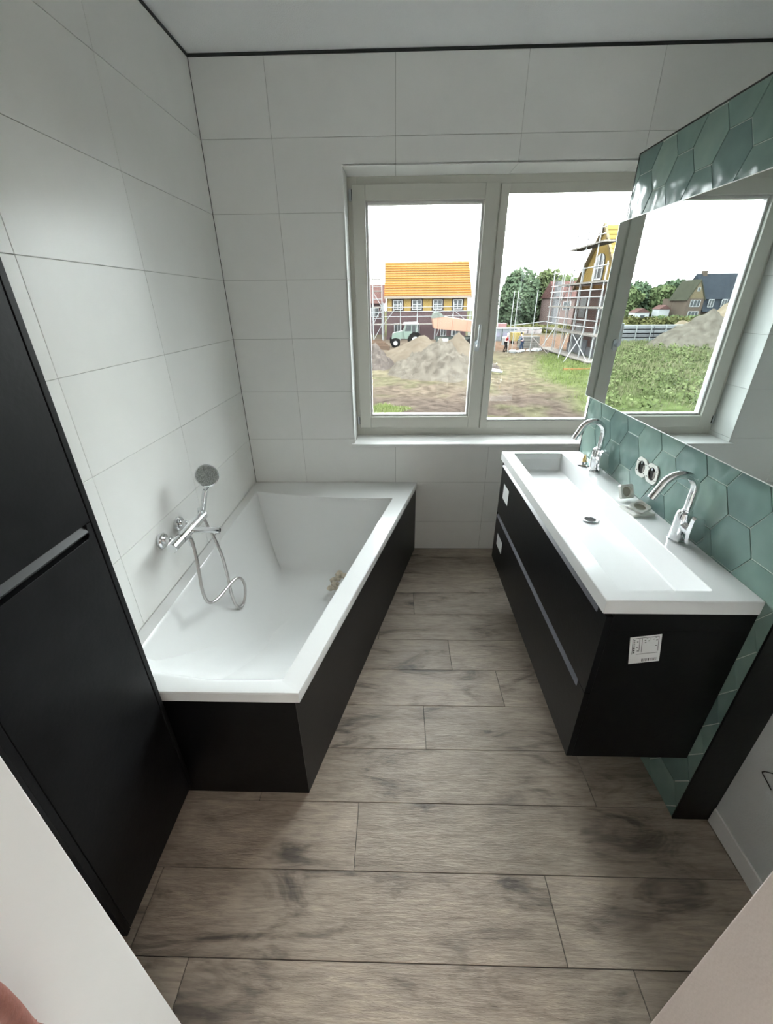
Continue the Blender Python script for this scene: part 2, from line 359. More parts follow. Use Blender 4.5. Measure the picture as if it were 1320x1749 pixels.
# tiled partition that carries basin and mirror
YF = -.482
wall_partition = B(XT+.0025, XT+TP, YE, YF, 0, ZP).build('wall_partition', M_hexg, kind='structure')
cw, hh = .1237, .1416; sL = cw/1.5
def hexpoly(cy, cz, g):
    s = sL-g; h = hh/2-g
    return [(cy-s, cz), (cy-s/2, cz-h), (cy+s/2, cz-h), (cy+s, cz), (cy+s/2, cz+h), (cy-s/2, cz+h)]
for k in range(-3, 11):
    cy = -1.549 + k*cw
    for n in range(-9, 10):
        cz = (1.046 if k % 2 == 0 else 1.117) + hh/2 + n*hh
        p = hexpoly(cy, cz, .0016)
        for ax, v, less in ((0, YE+.001, False), (0, YF-.001, True), (1, .001, False), (1, ZP-.002, True)):
            p = clip(p, ax, v, less) if p else p
        if len(p) < 3: continue
        ys = [q[0] for q in p]; zs = [q[1] for q in p]
        if min(zs) > 1.21 and max(zs) < 1.87 and max(ys) < -.56: continue       # wholly behind the mirror
        if max(ys)-min(ys) < .008 or max(zs)-min(zs) < .008: continue
        MB().prism(p, 'x', XT+random.uniform(-.0006, .0006), XT+.0072).build('hexagon_tile', M_hex, wall_partition, bevel=.0010)
MB().box(XT-.001, XT+TP, YF, YF+.003, 0, ZP).box(XT-.001, XT+TP, YE, YF+.003, ZP-.0005, ZP+.003).build('edge_strip', M_trimd, wall_partition)
B(XT-.001, XT+TP, YE-.006, YE, 0, ZP).build('end_panel', M_black, wall_partition, label='matt black end face of the partition')

# ================================================================== WINDOW
def rectframe(x0, x1, z0, z1, wd, y0, y1):
    return MB().box(x0, x0+wd, y0, y1, z0, z1).box(x1-wd, x1, y0, y1, z0, z1).box(x0+wd, x1-wd, y0, y1, z1-wd, z1).box(x0+wd, x1-wd, y0, y1, z0, z0+wd)
window_1 = struct('window_1', (1.48, .2, .79))
FZ0, FZ1 = .792, 2.2085
YW = .192
fr = rectframe(WX0+.003, WX1-.003, FZ0, FZ1-.004, .05, YW, .27).box(1.475, 1.535, YW, .27, FZ0+.05, FZ1-.054)
frame = fr.build('frame', M_frame, window_1, bevel=.002)
# tilting sash on the left
SX0, SX1, SZ0, SZ1 = .708, 1.502, .845, 2.168
sash = rectframe(SX0, SX1, SZ0, SZ1, .073, .174, .25).build('sash', M_frame, window_1, bevel=.003)
rectframe(SX0+.073, SX1-.073, SZ0+.073, SZ1-.073, .013, .196, .24).build('bead', M_bead, sash, bevel=.003)
B(SX0+.08, SX1-.08, .220, .224, SZ0+.08, SZ1-.08).build('pane', M_glass, sash)
# fixed light on the right
fx = rectframe(1.512, 2.262, .838, 2.165, .045, .184, .2).build('fixed_light', M_frame, window_1, bevel=.002)
rectframe(1.527, 2.247, .883, 2.14, .013, .192, .24).build('bead', M_bead, fx, bevel=.003)
B(1.537, 2.237, .220, .224, .893, 2.13).build('pane', M_glass, fx)
# lever handle
hd = MB().lathe((1.4465, .174, 1.36), (0, -1, 0), [(0, .016), (.008, .016), (.012, .0145)], 20).box(0, 0, 0, 0, 0, 0)
hd = MB(); hd.prism(roundpoly([(1.432, 1.325), (1.461, 1.325), (1.461, 1.39), (1.432, 1.39)], .013), 'y', .162, .174)
hd.lathe((1.4465, .162, 1.358), (0, -1, 0), [(0, .010), (.034, .009), (.038, .007)], 14)
hd.tube([(1.4465, .126, 1.355), (1.447, .122, 1.37), (1.448, .121, 1.40), (1.4485, .122, 1.478)], [.0085, .009, .0085, .0075], 10)
hd.build('handle', M_grey, window_1, smooth=40)
for z in (.866, 2.095):
    hg = B(.692, .706, .172, .186, z, z+.055).build('hinge', M_grey, window_1, bevel=.003)
    B(.7065, .7085, .170, .19, z+.004, z+.05).build('hinge_gap', M_dark, hg)
sill = B(.664, WX1+.016, -.022, .2, .772, .792).build('sill', M_white, window_1, bevel=.002)
B(WX0-.02, WX1+.02, .275, .40, .80, .815).build('outer_sill', mat('grey_zinc_sill', (.022, .023, .023), .9, spec=0, var=.5, vscale=30), window_1)

# ================================================================== BATHTUB
TZ = .522
tub = thing('bathtub', 'white acrylic bathtub tapering towards the door, clad in black panels, under the left wall', 'bathtub', (.4, -.85, 0))
def resample(pl, n):
    pl = [Vector(p) for p in pl]; L = [0]
    for a, b in zip(pl, pl[1:]): L.append(L[-1]+(b-a).length)
    out = []
    for k in range(n):
        d = L[-1]*(.5-.5*math.cos(PI*k/n)); i = max(j for j in range(len(L)) if L[j] <= d+1e-9); i = min(i, len(pl)-2)
        out.append(pl[i].lerp(pl[i+1], (d-L[i])/max(1e-9, L[i+1]-L[i])))
    return out
def arc(a, b, bow, n=10):
    a, b = Vector(a), Vector(b); d = (b-a); nr = Vector((-d.y, d.x)).normalized()
    return [a+d*t+nr*bow*4*t*(1-t) for t in [k/n for k in range(n+1)]]
NS = 14
def ring4(A, Bq, C, D, z, inset=0):
    """A: front-mid corner -> along the wall -> back left; Bq back; C right; D front; each a polyline"""
    pts = [p for s_ in (A, Bq, C, D) for p in resample(s_, NS)]
    if inset:
        c = sum(pts, Vector((0, 0)))/len(pts); pts = [p+(p-c).normalized()*-inset for p in pts]
    return [(p.x, p.y, z) for p in pts]
def rnd(pl, r):                                       # round the inner corner points of an open polyline
    out = [pl[0]]
    for a, p, b in zip(pl, pl[1:], pl[2:]):
        a, p, b = Vector(a), Vector(p), Vector(b); u = (a-p).normalized(); v = (b-p).normalized()
        for k in range(7):
            t = k/6; out.append(tuple((1-t)**2*(p+u*r)+2*t*(1-t)*p+t*t*(p+v*r)))
    return out+[pl[-1]]
Mx = (.335, -1.664); FL = (.053, -1.625); BL = (.053, -.16); BR = (.930, -.262); FR = (.590, -1.657)
lipA = rnd([Mx, FL, BL], .03); lipB = arc(BL, BR, -.035); lipC = [BR, FR]; lipD = arc(FR, Mx, .004)
oFL, oBL, oBR, oFR = (.002, -1.708), (.002, -.003), (1.091, -.003), (.653, -1.708)
oM = (.335, -1.708)
out_s = ([oM, oFL, oBL], [oBL, oBR], [oBR, oFR], [oFR, oM])
lip_s = (lipA, lipB, lipC, lipD)
fl_s = (arc((.33, -.98), (.215, -.40), -.01), arc((.215, -.40), (.72, -.44), -.05), arc((.72, -.44), (.60, -1.06), -.01), arc((.60, -1.06), (.33, -.98), -.03))
def lerp_s(t, z):
    a = ring4(*lip_s, 0); b = ring4(*fl_s, 0)
    return [(p[0]+(q[0]-p[0])*t, p[1]+(q[1]-p[1])*t, z) for p, q in zip(a, b)]
rg = [ring4(*out_s, .484), ring4(*out_s, TZ-.004), ring4(*out_s, TZ, .004), lerp_s(0, TZ), lerp_s(.015, TZ-.004), lerp_s(.035, TZ-.016), lerp_s(.10, .44), lerp_s(.30, .34), lerp_s(.52, .24), lerp_s(.74, .155), lerp_s(.9, .113), lerp_s(1.0, .102)]
cxy = (.46, -.72)
last = rg[-1]; rg.append([(p[0]+(cxy[0]-p[0])*.5, p[1]+(cxy[1]-p[1])*.5, .098) for p in last])
tb = MB().rings(rg, cap1=True).build('basin_shell', M_acryl, tub, smooth=34)
IN = .007
MB().prism([(.645-IN, -1.70), (.645-IN-.016, -1.70), (1.091-IN-.016, -.004), (1.091-IN, -.004)], 'z', 0, .484).build('side_panel', M_panel, tub)
B(.004, .645-IN, -1.7085+.004, -1.688, 0, .484).build('end_panel', M_black, tub)

# bath thermostat mixer
BX, BZ = .075, .748
mix = thing('bath_mixer', 'chrome bar thermostat bath mixer with spout on the left wall above the tub', 'tap', (0, -1.09, BZ))
body = MB().tube([(BX, -1.228, BZ), (BX, -1.225, BZ), (BX, -1.155, BZ)], [.019, .0215, .0215], 24).tube([(BX, -1.153, BZ), (BX, -1.005, BZ)], .0225, 24).tube([(BX, -1.003, BZ), (BX, -.935, BZ), (BX, -.932, BZ)], [.0215, .0215, .019], 24)
body.build('bar', M_chrome, mix, smooth=35)
for y in (-1.165, -1.021):
    es = MB().lathe((0, y, BZ), (1, 0, 0), [(.0005, .033), (.012, .033), (.018, .028), (.019, .018)], 28).build('escutcheon', M_chrome, mix, smooth=30)
    MB().lathe((.018, y, BZ), (1, 0, 0), [(0, .0135), (.010, .0135), (.011, .017), (.026, .017), (.027, .0125), (.046, .0125)], 16).build('union', M_chrome, es, smooth=30)
sp = MB().tube([(BX+.012, -1.075, BZ-.002), (BX+.05, -1.073, BZ), (BX+.10, -1.068, BZ-.003), (BX+.128, -1.066, BZ-.006)], [.012, .0125, .0135, .0145], 16).build('spout', M_chrome, mix, smooth=35)
MB().lathe((BX+.1275, -1.066, BZ-.006), (1, -.02, -.08), [(0, .0095), (.0015, .009)], 16).build('outlet_hole', M_dark, sp)
MB().lathe((BX+.012, -1.105, BZ-.018), (.12, 0, -1), [(0, .009), (.012, .009), (.013, .0115), (.038, .0105), (.042, .0085)], 14).build('hose_union', M_chrome, mix, smooth=30)
MB().lathe((BX, -.952, BZ+.012), (.25, .05, 1), [(0, .013), (.016, .015), (.026, .0165), (.027, .012)], 18).build('shower_holder', M_chrome, mix, smooth=35)
# hand shower standing in the holder
hs = thing('hand_shower', 'chrome hand shower with round grey nozzle face, upright in the mixer holder', 'shower head', (.09, -.95, .77))
H0 = Vector((.083, -.950, .762)); H1 = Vector((.112, -.935, .872)); HC_ = Vector((.128, -.925, .935))
nrm = Vector((.60, -1.5, .45)).normalized()
neck = HC_ - nrm*.014 - Vector((0, 0, .046))
MB().tube([H0, H0.lerp(H1, .3), H0.lerp(H1, .8), H1], [.010, .0115, .012, .0105], 16).build('handle', M_chrome, hs, smooth=40)
MB().tube([H1-Vector((0, 0, .002)), H1.lerp(neck, .5), neck, neck+Vector((0, 0, .02))], [.0095, .0095, .011, .009], 14).build('neck', M_chrome, hs, smooth=40)
hdm = MB().lathe(HC_, nrm, [(-.024, .012), (-.020, .028), (-.010, .043), (-.002, .0495), (.003, .0495), (.005, .047)], 40).build('head', M_chrome, hs, smooth=40)
MB().lathe(HC_+nrm*.0045, nrm, [(0, .045), (.002, .0448)], 40).build('nozzle_face', M_nozzle, hdm)
nz_ = MB(); uu = nrm.orthogonal().normalized(); vv = nrm.cross(uu)
for rr, nn in ((.012, 8), (.020, 14), (.028, 20), (.035, 26), (.041, 30)):
    for k in range(nn):
        a = 2*PI*k/nn; nz_.lathe(HC_+nrm*.0063+rr*(math.cos(a)*uu+math.sin(a)*vv), nrm, [(0, .0013), (.0016, .0009)], 5)
nz_.build('nozzles', M_grey, hdm, kind='stuff')
# hose
hp = [(.100, -1.120, .733), (.108, -1.125, .700), (.120, -1.150, .641), (.130, -1.177, .575), (.138, -1.202, .513), (.145, -1.195, .450), (.155, -1.151, .427), (.165, -1.075, .424), (.175, -.996, .427), (.185, -.941, .415), (.19, -.904, .366),
      (.19, -.901, .300), (.185, -.943, .248), (.18, -.985, .250), (.172, -1.013, .298), (.165, -1.012, .371), (.155, -.988, .455), (.14, -.966, .547), (.125, -.958, .604), (.108, -.952, .662), (.090, -.951, .712), (.082, -.950, .765)]
cu = bpy.data.curves.new('shower_hose', 'CURVE'); cu.dimensions = '3D'; spn = cu.splines.new('NURBS'); spn.points.add(len(hp)-1)
for q, p in zip(spn.points, hp): q.co = (*p, 1)
spn.use_endpoint_u = True; spn.order_u = 4; spn.resolution_u = 6; cu.bevel_depth = .0068; cu.bevel_resolution = 4; cu.use_fill_caps = True
tmp = bpy.data.objects.new('tmp', cu); COL.objects.link(tmp); dg = bpy.context.evaluated_depsgraph_get()
me = bpy.data.meshes.new_from_object(tmp.evaluated_get(dg)); bpy.data.objects.remove(tmp); me.materials.clear(); me.materials.append(M_hose)
for p in me.polygons: p.use_smooth = True
hose = bpy.data.objects.new('shower_hose', me); COL.objects.link(hose); ORG['shower_hose'] = Vector((0, 0, 0))
tag(hose, 'metal shower hose looped over the tub below the mixer', 'hose')
# crumbs left in the tub
for i, (x, y, z, r, lab, mm) in enumerate([(.640, -.60, .165, .042, 'large beige crumpled plaster crumb against the inner side of the tub', M_debris), (.600, -.665, .145, .034, 'smaller folded beige plaster crumb in front of the large one in the tub', M_debris), (.650, -.735, .175, .018, 'small white plaster chip nearest the door in the tub', M_plast)]):
    mb = MB(); random.seed(31+i)
    for k in range(6 if i < 2 else 2):
        mb.ball((x+random.uniform(-r, r)*.75, y+random.uniform(-r, r)*.75, z+random.uniform(-.2, .9)*r), (r*random.uniform(.35, .7), r*random.uniform(.35, .7), r*random.uniform(.25, .5)), 9, 6, .2)
    tag(mb.build('plaster_crumb', mm, smooth=50), lab, 'debris', 'plaster crumbs in the tub')
random.seed(11)

# ================================================================== TALL CABINET
CX, CY0, CY1, CZ0, CZ1 = .236, -2.128, -1.731, .088, 1.79
cab = thing('tall_cabinet', 'tall black wall cabinet with dusty doors on the left wall beside the tub', 'cabinet', (.12, -1.93, CZ0))
B(.002, CX-.021, CY0+.0165, CY1-.0165, CZ0, CZ1).build('carcass', M_dark, cab)
for y0 in (CY0, CY1-.016): B(.001, CX, y0, y0+.016, CZ0, CZ1).build('side_panel', M_blackc, cab, bevel=.0008)
dy0, dy1 = CY0+.0185, CY1-.0185
du = B(CX-.019, CX-.001, dy0, dy1, 1.1475, CZ1-.001).build('door', M_blackc, cab, bevel=.001)
notch = [(dy0, CZ0+.002), (dy1, CZ0+.002), (dy1, 1.145), (dy1-.014, 1.145), (dy1-.017, 1.130), (dy1-.016, 1.120), (dy1-.022, 1.113), (dy0, 1.113)]
dl = MB().prism(notch, 'x', CX-.019, CX-.001).build('door', M_blackc, cab, bevel=.001)
MB().prism([(CX-.014, 1.1435), (CX-.009, 1.1435), (CX+.001, 1.1300), (CX+.001, 1.1275), (CX-.004, 1.1275)], 'y', dy0, dy1-.0175).build('grip', M_gripc, dl)

# ================================================================== VANITY
VX0, VX1, VY0, VY1 = 1.5035, 1.909, -1.720, -.500
van = thing('vanity_cabinet', 'long black wall-hung vanity with two drawers under the white washbasin', 'cabinet', (1.7, -1.11, .257))
B(VX0+.032, VX1-.001, VY0+.002, VY1-.002, .258, .80).box(VX0+.032, VX1-.001, VY0+.002, VY0+.018, .80, .857).box(VX0+.032, VX1-.001, VY1-.018, VY1-.002, .80, .857).build('carcass', M_black, van, bevel=.001)
def drawer(z0, z1, gy0, gy1):
    c = .024
    d = MB().prism([(VX0+.012, z0), (VX0+.0305, z0), (VX0+.0305, z1), (VX0+.012, z1-c)], 'y', gy0, gy1)
    d.box(VX0+.012, VX0+.0305, VY0+.002, gy0, z0, z1).box(VX0+.012, VX0+.0305, gy1, VY1-.002, z0, z1)
    o = d.build('drawer', M_black, van)
    pr = [(VX0+.0115, z1-c), (VX0+.0105, z1-c+.001), (VX0+.029, z1+.001), (VX0+.030, z1)]
    MB().prism(pr, 'y', gy0+.001, gy1-.001).build('grip', M_grip, o); return o
dlow = drawer(.260, .553, VY0+.05, VY1-.004)
dup = drawer(.557, .846, VY0+.05, VY1-.004)
# paper labels on the vanity
LX = VX0+.0118
B(LX-.0006, LX, -.680, -.580, .672, .752).build('label', M_paper, dup, label='small white paper label')
B(LX-.0006, LX, -.682, -.572, .384, .452).build('label', M_paper, dlow, label='small white paper label')
# big tilted label on the end: frame, columns of small print, barcode
def endlab(u, v): return (1.596+.082*u+.0185*(1-v), .676+.014*u+.0985*v)    # u right, v up
yl = VY0+.0014
def quad(mb, u0, u1, v0, v1, y0, y1):
    mb.prism([endlab(u0, v0), endlab(u1, v0), endlab(u1, v1), endlab(u0, v1)], 'y', y0, y1)
lb = MB(); quad(lb, 0, 1, 0, 1, yl, yl+.0006); lab = lb.build('label', M_paper, van, label='white printed delivery label with a barcode')
pk = MB(); q0, q1 = yl-.0003, yl
for r in ((.08, .92, .93, .945), (.08, .095, .36, .94), (.905, .92, .40, .94), (.22, .92, .34, .352), (.30, .315, .45, .90), (.38, .395, .40, .92)): quad(pk, *r, q0, q1)
for k in range(7): quad(pk, .115+.0*k, .165, .40+.075*k, .44+.075*k, q0, q1)
for k, (u, v) in enumerate(((.22, .8), (.21, .6), (.46, .83), (.52, .88), (.58, .80), (.62, .86), (.47, .75), (.73, .84), (.80, .9), (.83, .80), (.82, .6), (.24, .46))): quad(pk, u, u+.05, v, v+.022, q0, q1)
bars = [.42, .435, .46, .49, .505, .535, .56, .575, .61, .64, .655, .69, .72, .76, .785, .82, .86, .885]
for k, u in enumerate(bars): quad(pk, u, u+(.008 if k % 3 else .017), .05, .155, q0, q1)
pk.build('print', M_ink, lab, kind='stuff')

# washbasin
wb_ = thing('washbasin', 'long white double washbasin top with one trough on the black vanity', 'washbasin', (1.7, -1.11, .859))
ZT = .9014; ox0, ox1, oy0, oy1 = VX0, VX1, VY0, VY1
ix0, ix1, iy0, iy1 = 1.558, 1.803, -1.674, -.530
bx0, bx1, by0, by1 = 1.592, 1.788, -1.625, -.575
def rr(x0, x1, y0, y1, r, z): return [(p[0], p[1], z) for p in roundpoly([(x0, y0), (x1, y0), (x1, y1), (x0, y1)], r, 5)]
rgs = [rr(ox0, ox1, oy0, oy1, .002, .859), rr(ox0, ox1, oy0, oy1, .002, ZT-.002), rr(ox0+.002, ox1-.002, oy0+.002, oy1-.002, .002, ZT), rr(ix0-.002, ix1+.002, iy0-.002, iy1+.002, .008, ZT),
       rr(ix0, ix1, iy0, iy1, .008, ZT-.002), rr(ix0+.004, ix1-.003, iy0+.006, iy1-.006, .008, ZT-.03), rr(bx0-.006, bx1+.003, by0-.008, by1+.008, .010, .826), rr(bx0, bx1-.002, by0, by1, .010, .822)]
rgs.append([(1.705+(p[0]-1.705)*.3, -1.12+(p[1]+1.12)*.3, .8218) for p in rgs[-1]])
MB().rings(rgs, cap0=False).build('basin_top', M_basin, wb_, smooth=12)
dr = MB().lathe((1.722, -1.118, .8215), (0, 0, 1), [(0, .032), (.004, .0325), (.0055, .030), (.005, .022), (-.002, .020)], 28).build('drain', M_chrome, wb_, smooth=35)
MB().lathe((1.722, -1.118, .8225), (0, 0, 1), [(0, .021), (.002, .0205)], 24).build('drain_hole', M_dark, dr)

# two single-lever taps
def make_faucet(x, y, z):
    t = thing('basin_faucet', 'chrome swan-neck tap at the near end of the washbasin', 'tap', (x, y, z), 'taps on the washbasin')
    MB().lathe((x, y, z), (0, 0, 1), [(0, .0275), (.004, .0275), (.005, .0245), (.085, .0240), (.098, .0215), (.103, .0165)], 28).build('body', M_chrome, t, smooth=30)
    c = Vector((x-.048, y, z+.172)); pts = [(x+.004, y, z+.095), (x+.004, y, z+.15)]; R_ = .053
    for k in range(15):
        a = math.radians(0 + k*11.2); pts.append((c.x+R_*math.cos(a), y, c.z+R_*math.sin(a)))
    a = math.radians(157); d = Vector((-math.sin(a), 0, math.cos(a))); e = Vector(pts[-1])
    for k in (1, 2, 3): pts.append(tuple(e+Vector((-.0075, 0, -.0155))*k))
    s_ = MB().tube(pts, .0125, 18).build('spout', M_chrome, t, smooth=40)
    MB().lathe(Vector(pts[-1])+Vector((.0012, 0, .0028)), (-.43, 0, -.9), [(0, .0095), (.0035, .0095)], 16).build('aerator', M_dark, s_)
    MB().lathe((x+.004, y, z+.093), (0, 0, 1), [(0, .0155), (.014, .0155), (.0155, .0135)], 20).build('collar', M_chrome, t, smooth=30)
    MB().lathe((x+.002, y-.012, z+.058), (0, -1, -.06), [(0, .0185), (.034, .0185), (.0345, .0175), (.036, .0185), (.052, .0185), (.054, .016)], 22).build('stub', M_chrome, t, smooth=30)
    yy = y-.068
    lv = roundpoly([(x-.017, z+.112), (x+.013, z+.112), (x+.022, z+.060), (x+.034, z+.028), (x-.012, z+.012), (x-.019, z+.055)], [.012, .012, .02, .016, .014, .02], 6)
    MB().prism(lv, 'y', yy-.003, yy+.013).build('lever', M_chrome, t, bevel=.0055)
    return t
f1 = make_faucet(1.868, -1.400, ZT)
f2 = copy_tree(f1, None, 'chrome swan-neck tap at the window end of the washbasin'); f2.location = (1.868, -.765, ZT)

# pop-up plug standing upside down by the far tap
pg = thing('basin_plug', 'chrome basin plug upside down with a brass screw, beside the tap at the window end', 'plug', (1.845, -.70, ZT))
MB().lathe((1.845, -.700, ZT), (0, 0, 1), [(0, .029), (.003, .0315), (.006, .030), (.008, .014), (.016, .0115), (.017, .008)], 28).build('disc', M_chrome, pg, smooth=35)
MB().lathe((1.845, -.700, ZT+.017), (0, 0, 1), [(0, .0125), (.003, .0125), (.004, .0085), (.012, .009), (.022, .0055), (.032, .0035), (.034, .001)], 14).build('screw', M_brass, pg, smooth=35, label='brass screw')

# white socket cover pieces lying by the tiles
def cover(cx, cy, cz, rot, lab):
    mb = MB(); a = .028; t = .012
    o = []
    for k in range(32):
        th_ = 2*PI*(k+.5)/32; c_, s_ = math.cos(th_), math.sin(th_); q = min(a/max(abs(c_), abs(s_)), a*1.36); o.append((q*c_, q*s_))
    ro = [(p[0], p[1], 0) for p in o]; rt = [(p[0]*.97, p[1]*.97, t) for p in o]
    n = len(o); ci = [(.021*math.cos(math.atan2(p[1], p[0])), .021*math.sin(math.atan2(p[1], p[0])), t) for p in o]
    cb = [(p[0]*.93, p[1]*.93, t-.009) for p in ci]
    mb.rings([ro, rt, ci, cb], cap0=True, cap1=False)
    mb2 = MB().rings([cb, [(0.01*p[0], .01*p[1], t-.009) for p in cb]], cap1=True)
    M3 = Matrix.Translation((cx, cy, cz)) @ rot
    for q in (mb, mb2): q.v = [tuple(M3 @ Vector(v)) for v in q.v]
    th = mb.build('socket_cover', M_plast, smooth=30); tag(th, lab, 'socket cover', 'loose socket cover pieces on the washbasin')
    mb2.build('recess', mat('cream_recess', (.42, .40, .33), .5, var=.05), th)
    return th
Rm = lambda ax, d: Matrix.Rotation(math.radians(d), 4, ax)
cover(1.849, -1.085, ZT+.030, Rm('Z', 12) @ Rm('X', 62) , 'white square socket cover tilted up on its edge, farthest of the pieces')
cover(1.846, -1.205, ZT+.016, Rm('Z', 25) @ Rm('Y', -14) @ Rm('X', 14), 'white square socket cover lying tilted on the flat cover frame')
fm = rectframe(-.042, .042, -.042, .042, .013, 0, .008)
fm.v = [tuple(Matrix.Translation((1.842, -1.200, ZT+.0006)) @ Rm('Z', 8) @ Vector((v[0], v[2], v[1]))) for v in fm.v]
tag(fm.build('cover_frame', M_plast, bevel=.001), 'flat white square frame under the tilted socket cover on the washbasin', 'socket cover', 'loose socket cover pieces on the washbasin')

# double socket insert, covers missing
so = thing('socket_insert', 'open double wall socket with white mounting rings in the green tiles between the taps', 'socket', (XT, -1.09, 1.02))
for y, z in ((-1.053, 1.021), (-1.126, 1.021)):
    o_ = []
    for k in range(32):
        th_ = 2*PI*(k+.5)/32; c_, s_ = math.cos(th_), math.sin(th_); q = min(.0365/max(abs(c_), abs(s_)), .0415); o_.append((y+q*c_, z+q*s_))
    x0 = XT-.0015; x1 = XT-.0055
    ih = [(.0245*math.cos(math.atan2(p[1]-z, p[0]-y))+y, .0245*math.sin(math.atan2(p[1]-z, p[0]-y))+z) for p in o_]
    rg_ = MB().rings([[(x0, *p) for p in o_], [(x1, *p) for p in o_], [(x1, *p) for p in ih], [(x0, *p) for p in ih]], cap1=False).build('mounting_ring', M_plast, so)
    MB().lathe((XT-.0008, y, z), (-1, 0, 0), [(0, .0246), (.0006, .0246)], 24).build('box_cavity', M_dark, rg_)
    MB().box(XT-.0035, XT-.0014, y-.018, y-.008, z-.016, z+.010).build('terminal', mat('grey_terminal', (.22, .20, .18), .6), rg_)
    MB().lathe((XT-.001, y+.006, z+.016), (-1, 0, 0), [(0, .0055), (.003, .005)], 10).build('contact', M_grey, rg_)
    for a in (35, 145, 215, 325):
        c_ = (y+.0315*math.cos(math.radians(a)), z+.0315*math.sin(math.radians(a))); B(x1-.0003, x1, c_[0]-.004, c_[0]+.004, c_[1]-.0013, c_[1]+.0013).build('slot', M_dark, rg_)

# mirror
mr_ = thing('wall_mirror', 'wide frameless mirror on the green tiled partition above the washbasin, reflecting the window', 'mirror', (1.88, -1.1, 1.19))
MX = 1.867
B(MX, MX+.006, -1.715, -.518, 1.192, 1.886).build('glass', M_mirror, mr_)
for z_ in (1.192, 1.8835): B(MX-.0004, MX, -1.715, -.518, z_, z_+.0025).build('polished_edge', mat('polished_glass_edge', (.70, .74, .72), .25, spec=.6), mr_)
B(MX+.0065, XT-.0008, -1.69, -.545, 1.215, 1.86).build('backing', M_grey, mr_)
# bent wire on the white wall at the right
bw = MB().tube([(2.028, -1.866, .344), (2.028, -1.845, .352), (2.028, -1.826, .358), (2.028, -1.824, .361), (2.028, -1.829, .371), (2.028, -1.90, .45)], .0016, 6)
bw.tube([(2.033, -1.824, .361), (2.028, -1.824, .361)], .0016, 6)
tag(bw.build('wire_bracket', M_dark), 'thin dark bent wire bracket on the white wall right of the black partition end', 'bracket')

# ================================================================== OUTSIDE (first-floor window: the site lies 3 m below the bathroom floor)
GZ = -3.0
SITE_DIM = .135
def fbm(x, y, s, seed=0, o=4): return noise.fractal(Vector((x*s+seed*7.3, y*s-seed*3.1, seed*1.7)), 1.0, 2.0, o)
def sm(a, b, x): t = max(0, min(1, (x-a)/(b-a))); return t*t*(3-2*t)
DIRT, DRY, GRASS, DARK, RED = (.185, .145, .112), (.225, .195, .130), (.155, .190, .075), (.125, .098, .082), (.24, .155, .11)
def ground_col(x, y):
    n = fbm(x, y, .16, 1); n2 = fbm(x, y, .5, 2)
    c = Vector(DIRT).lerp(Vector(DRY), sm(20, 30, y)*sm(-.35, .35, n+.25)*sm(46, 38, y))
    c = c.lerp(Vector(DARK), sm(23, 17, y+n2*3)*.9)
    c = c.lerp(Vector(RED), sm(42, 46, y)*sm(70, 60, y)*sm(5, 9, x))
    g = sm(-1.0, 1.6, x-(5.4+.225*y)+n*1.6)*sm(43.5, 41, y+n*1.5)*sm(15, 17, y)
    c = c.lerp(Vector((.15, .15, .08)), sm(64, 72, y))
    g = max(g*sm(60, 50, y), sm(-4, -8, x+n*3)*sm(80, 60, y), .30*sm(.15, .5, n2)*sm(46, 40, y))
    return c.lerp(Vector(GRASS), min(1, g))
gx = [-160, -110] + [-80+2*i for i in range(24)] + [-32+.5*i for i in range(112)] + [24+2*i for i in range(12)] + [60, 90, 150]
gy = [.4, 3, 6, 9, 11] + [12+.4*i for i in range(85)] + [46+2*i for i in range(20)] + [90, 110, 140, 190, 300]
gv = [(x, y, GZ + (.12*fbm(x, y, .45, 5)+.13*abs(fbm(x, y, 1.6, 6)) if 9 < y < 60 else 0)) for y in gy for x in gx]
gf = [(j*len(gx)+i, j*len(gx)+i+1, (j+1)*len(gx)+i+1, (j+1)*len(gx)+i) for j in range(len(gy)-1) for i in range(len(gx)-1)]
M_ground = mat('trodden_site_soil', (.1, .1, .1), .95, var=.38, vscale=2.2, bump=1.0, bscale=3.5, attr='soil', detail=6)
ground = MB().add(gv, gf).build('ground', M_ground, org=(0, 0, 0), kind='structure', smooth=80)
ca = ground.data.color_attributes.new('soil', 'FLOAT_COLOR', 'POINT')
for i, v in enumerate(gv): ca.data[i].color = (*(ground_col(v[0], v[1])*SITE_DIM), 1)

def heap(name, label, cx, cy, rx, ry, h, seed, m, rough=.25, sc=.9, N=56, power=1.15, group='heaps of soil outside'):
    vs, fs = [], []
    for j in range(N+1):
        for i in range(N+1):
            u = -1+2*i/N; v = -1+2*j/N; x = cx+u*rx; y = cy+v*ry
            d = math.hypot(u, v)*(1+.18*fbm(x, y, .25, seed))
            k = max(0, 1-d)**power
            z = h*k*(1+.25*fbm(x, y, .3, seed+3)) + rough*min(1, k*4)*(abs(fbm(x, y, sc, seed+1))*1.5+.45*fbm(x, y, sc*3, seed+2))
            vs.append((x, y, GZ-.12+z if d < 1 else GZ-.4))
    fs = [(j*(N+1)+i, j*(N+1)+i+1, (j+1)*(N+1)+i+1, (j+1)*(N+1)+i) for j in range(N) for i in range(N)]
    return tag(MB().add(vs, fs).build(name, m, smooth=70), label, 'heap', group)
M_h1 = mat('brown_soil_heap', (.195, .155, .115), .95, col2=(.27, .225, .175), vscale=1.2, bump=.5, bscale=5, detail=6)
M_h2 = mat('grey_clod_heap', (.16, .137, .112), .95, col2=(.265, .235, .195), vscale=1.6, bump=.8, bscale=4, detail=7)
M_h3 = mat('dark_rubble_heap', (.115, .095, .088), .95, col2=(.23, .195, .17), vscale=2.2, bump=.8, bscale=5, detail=7)
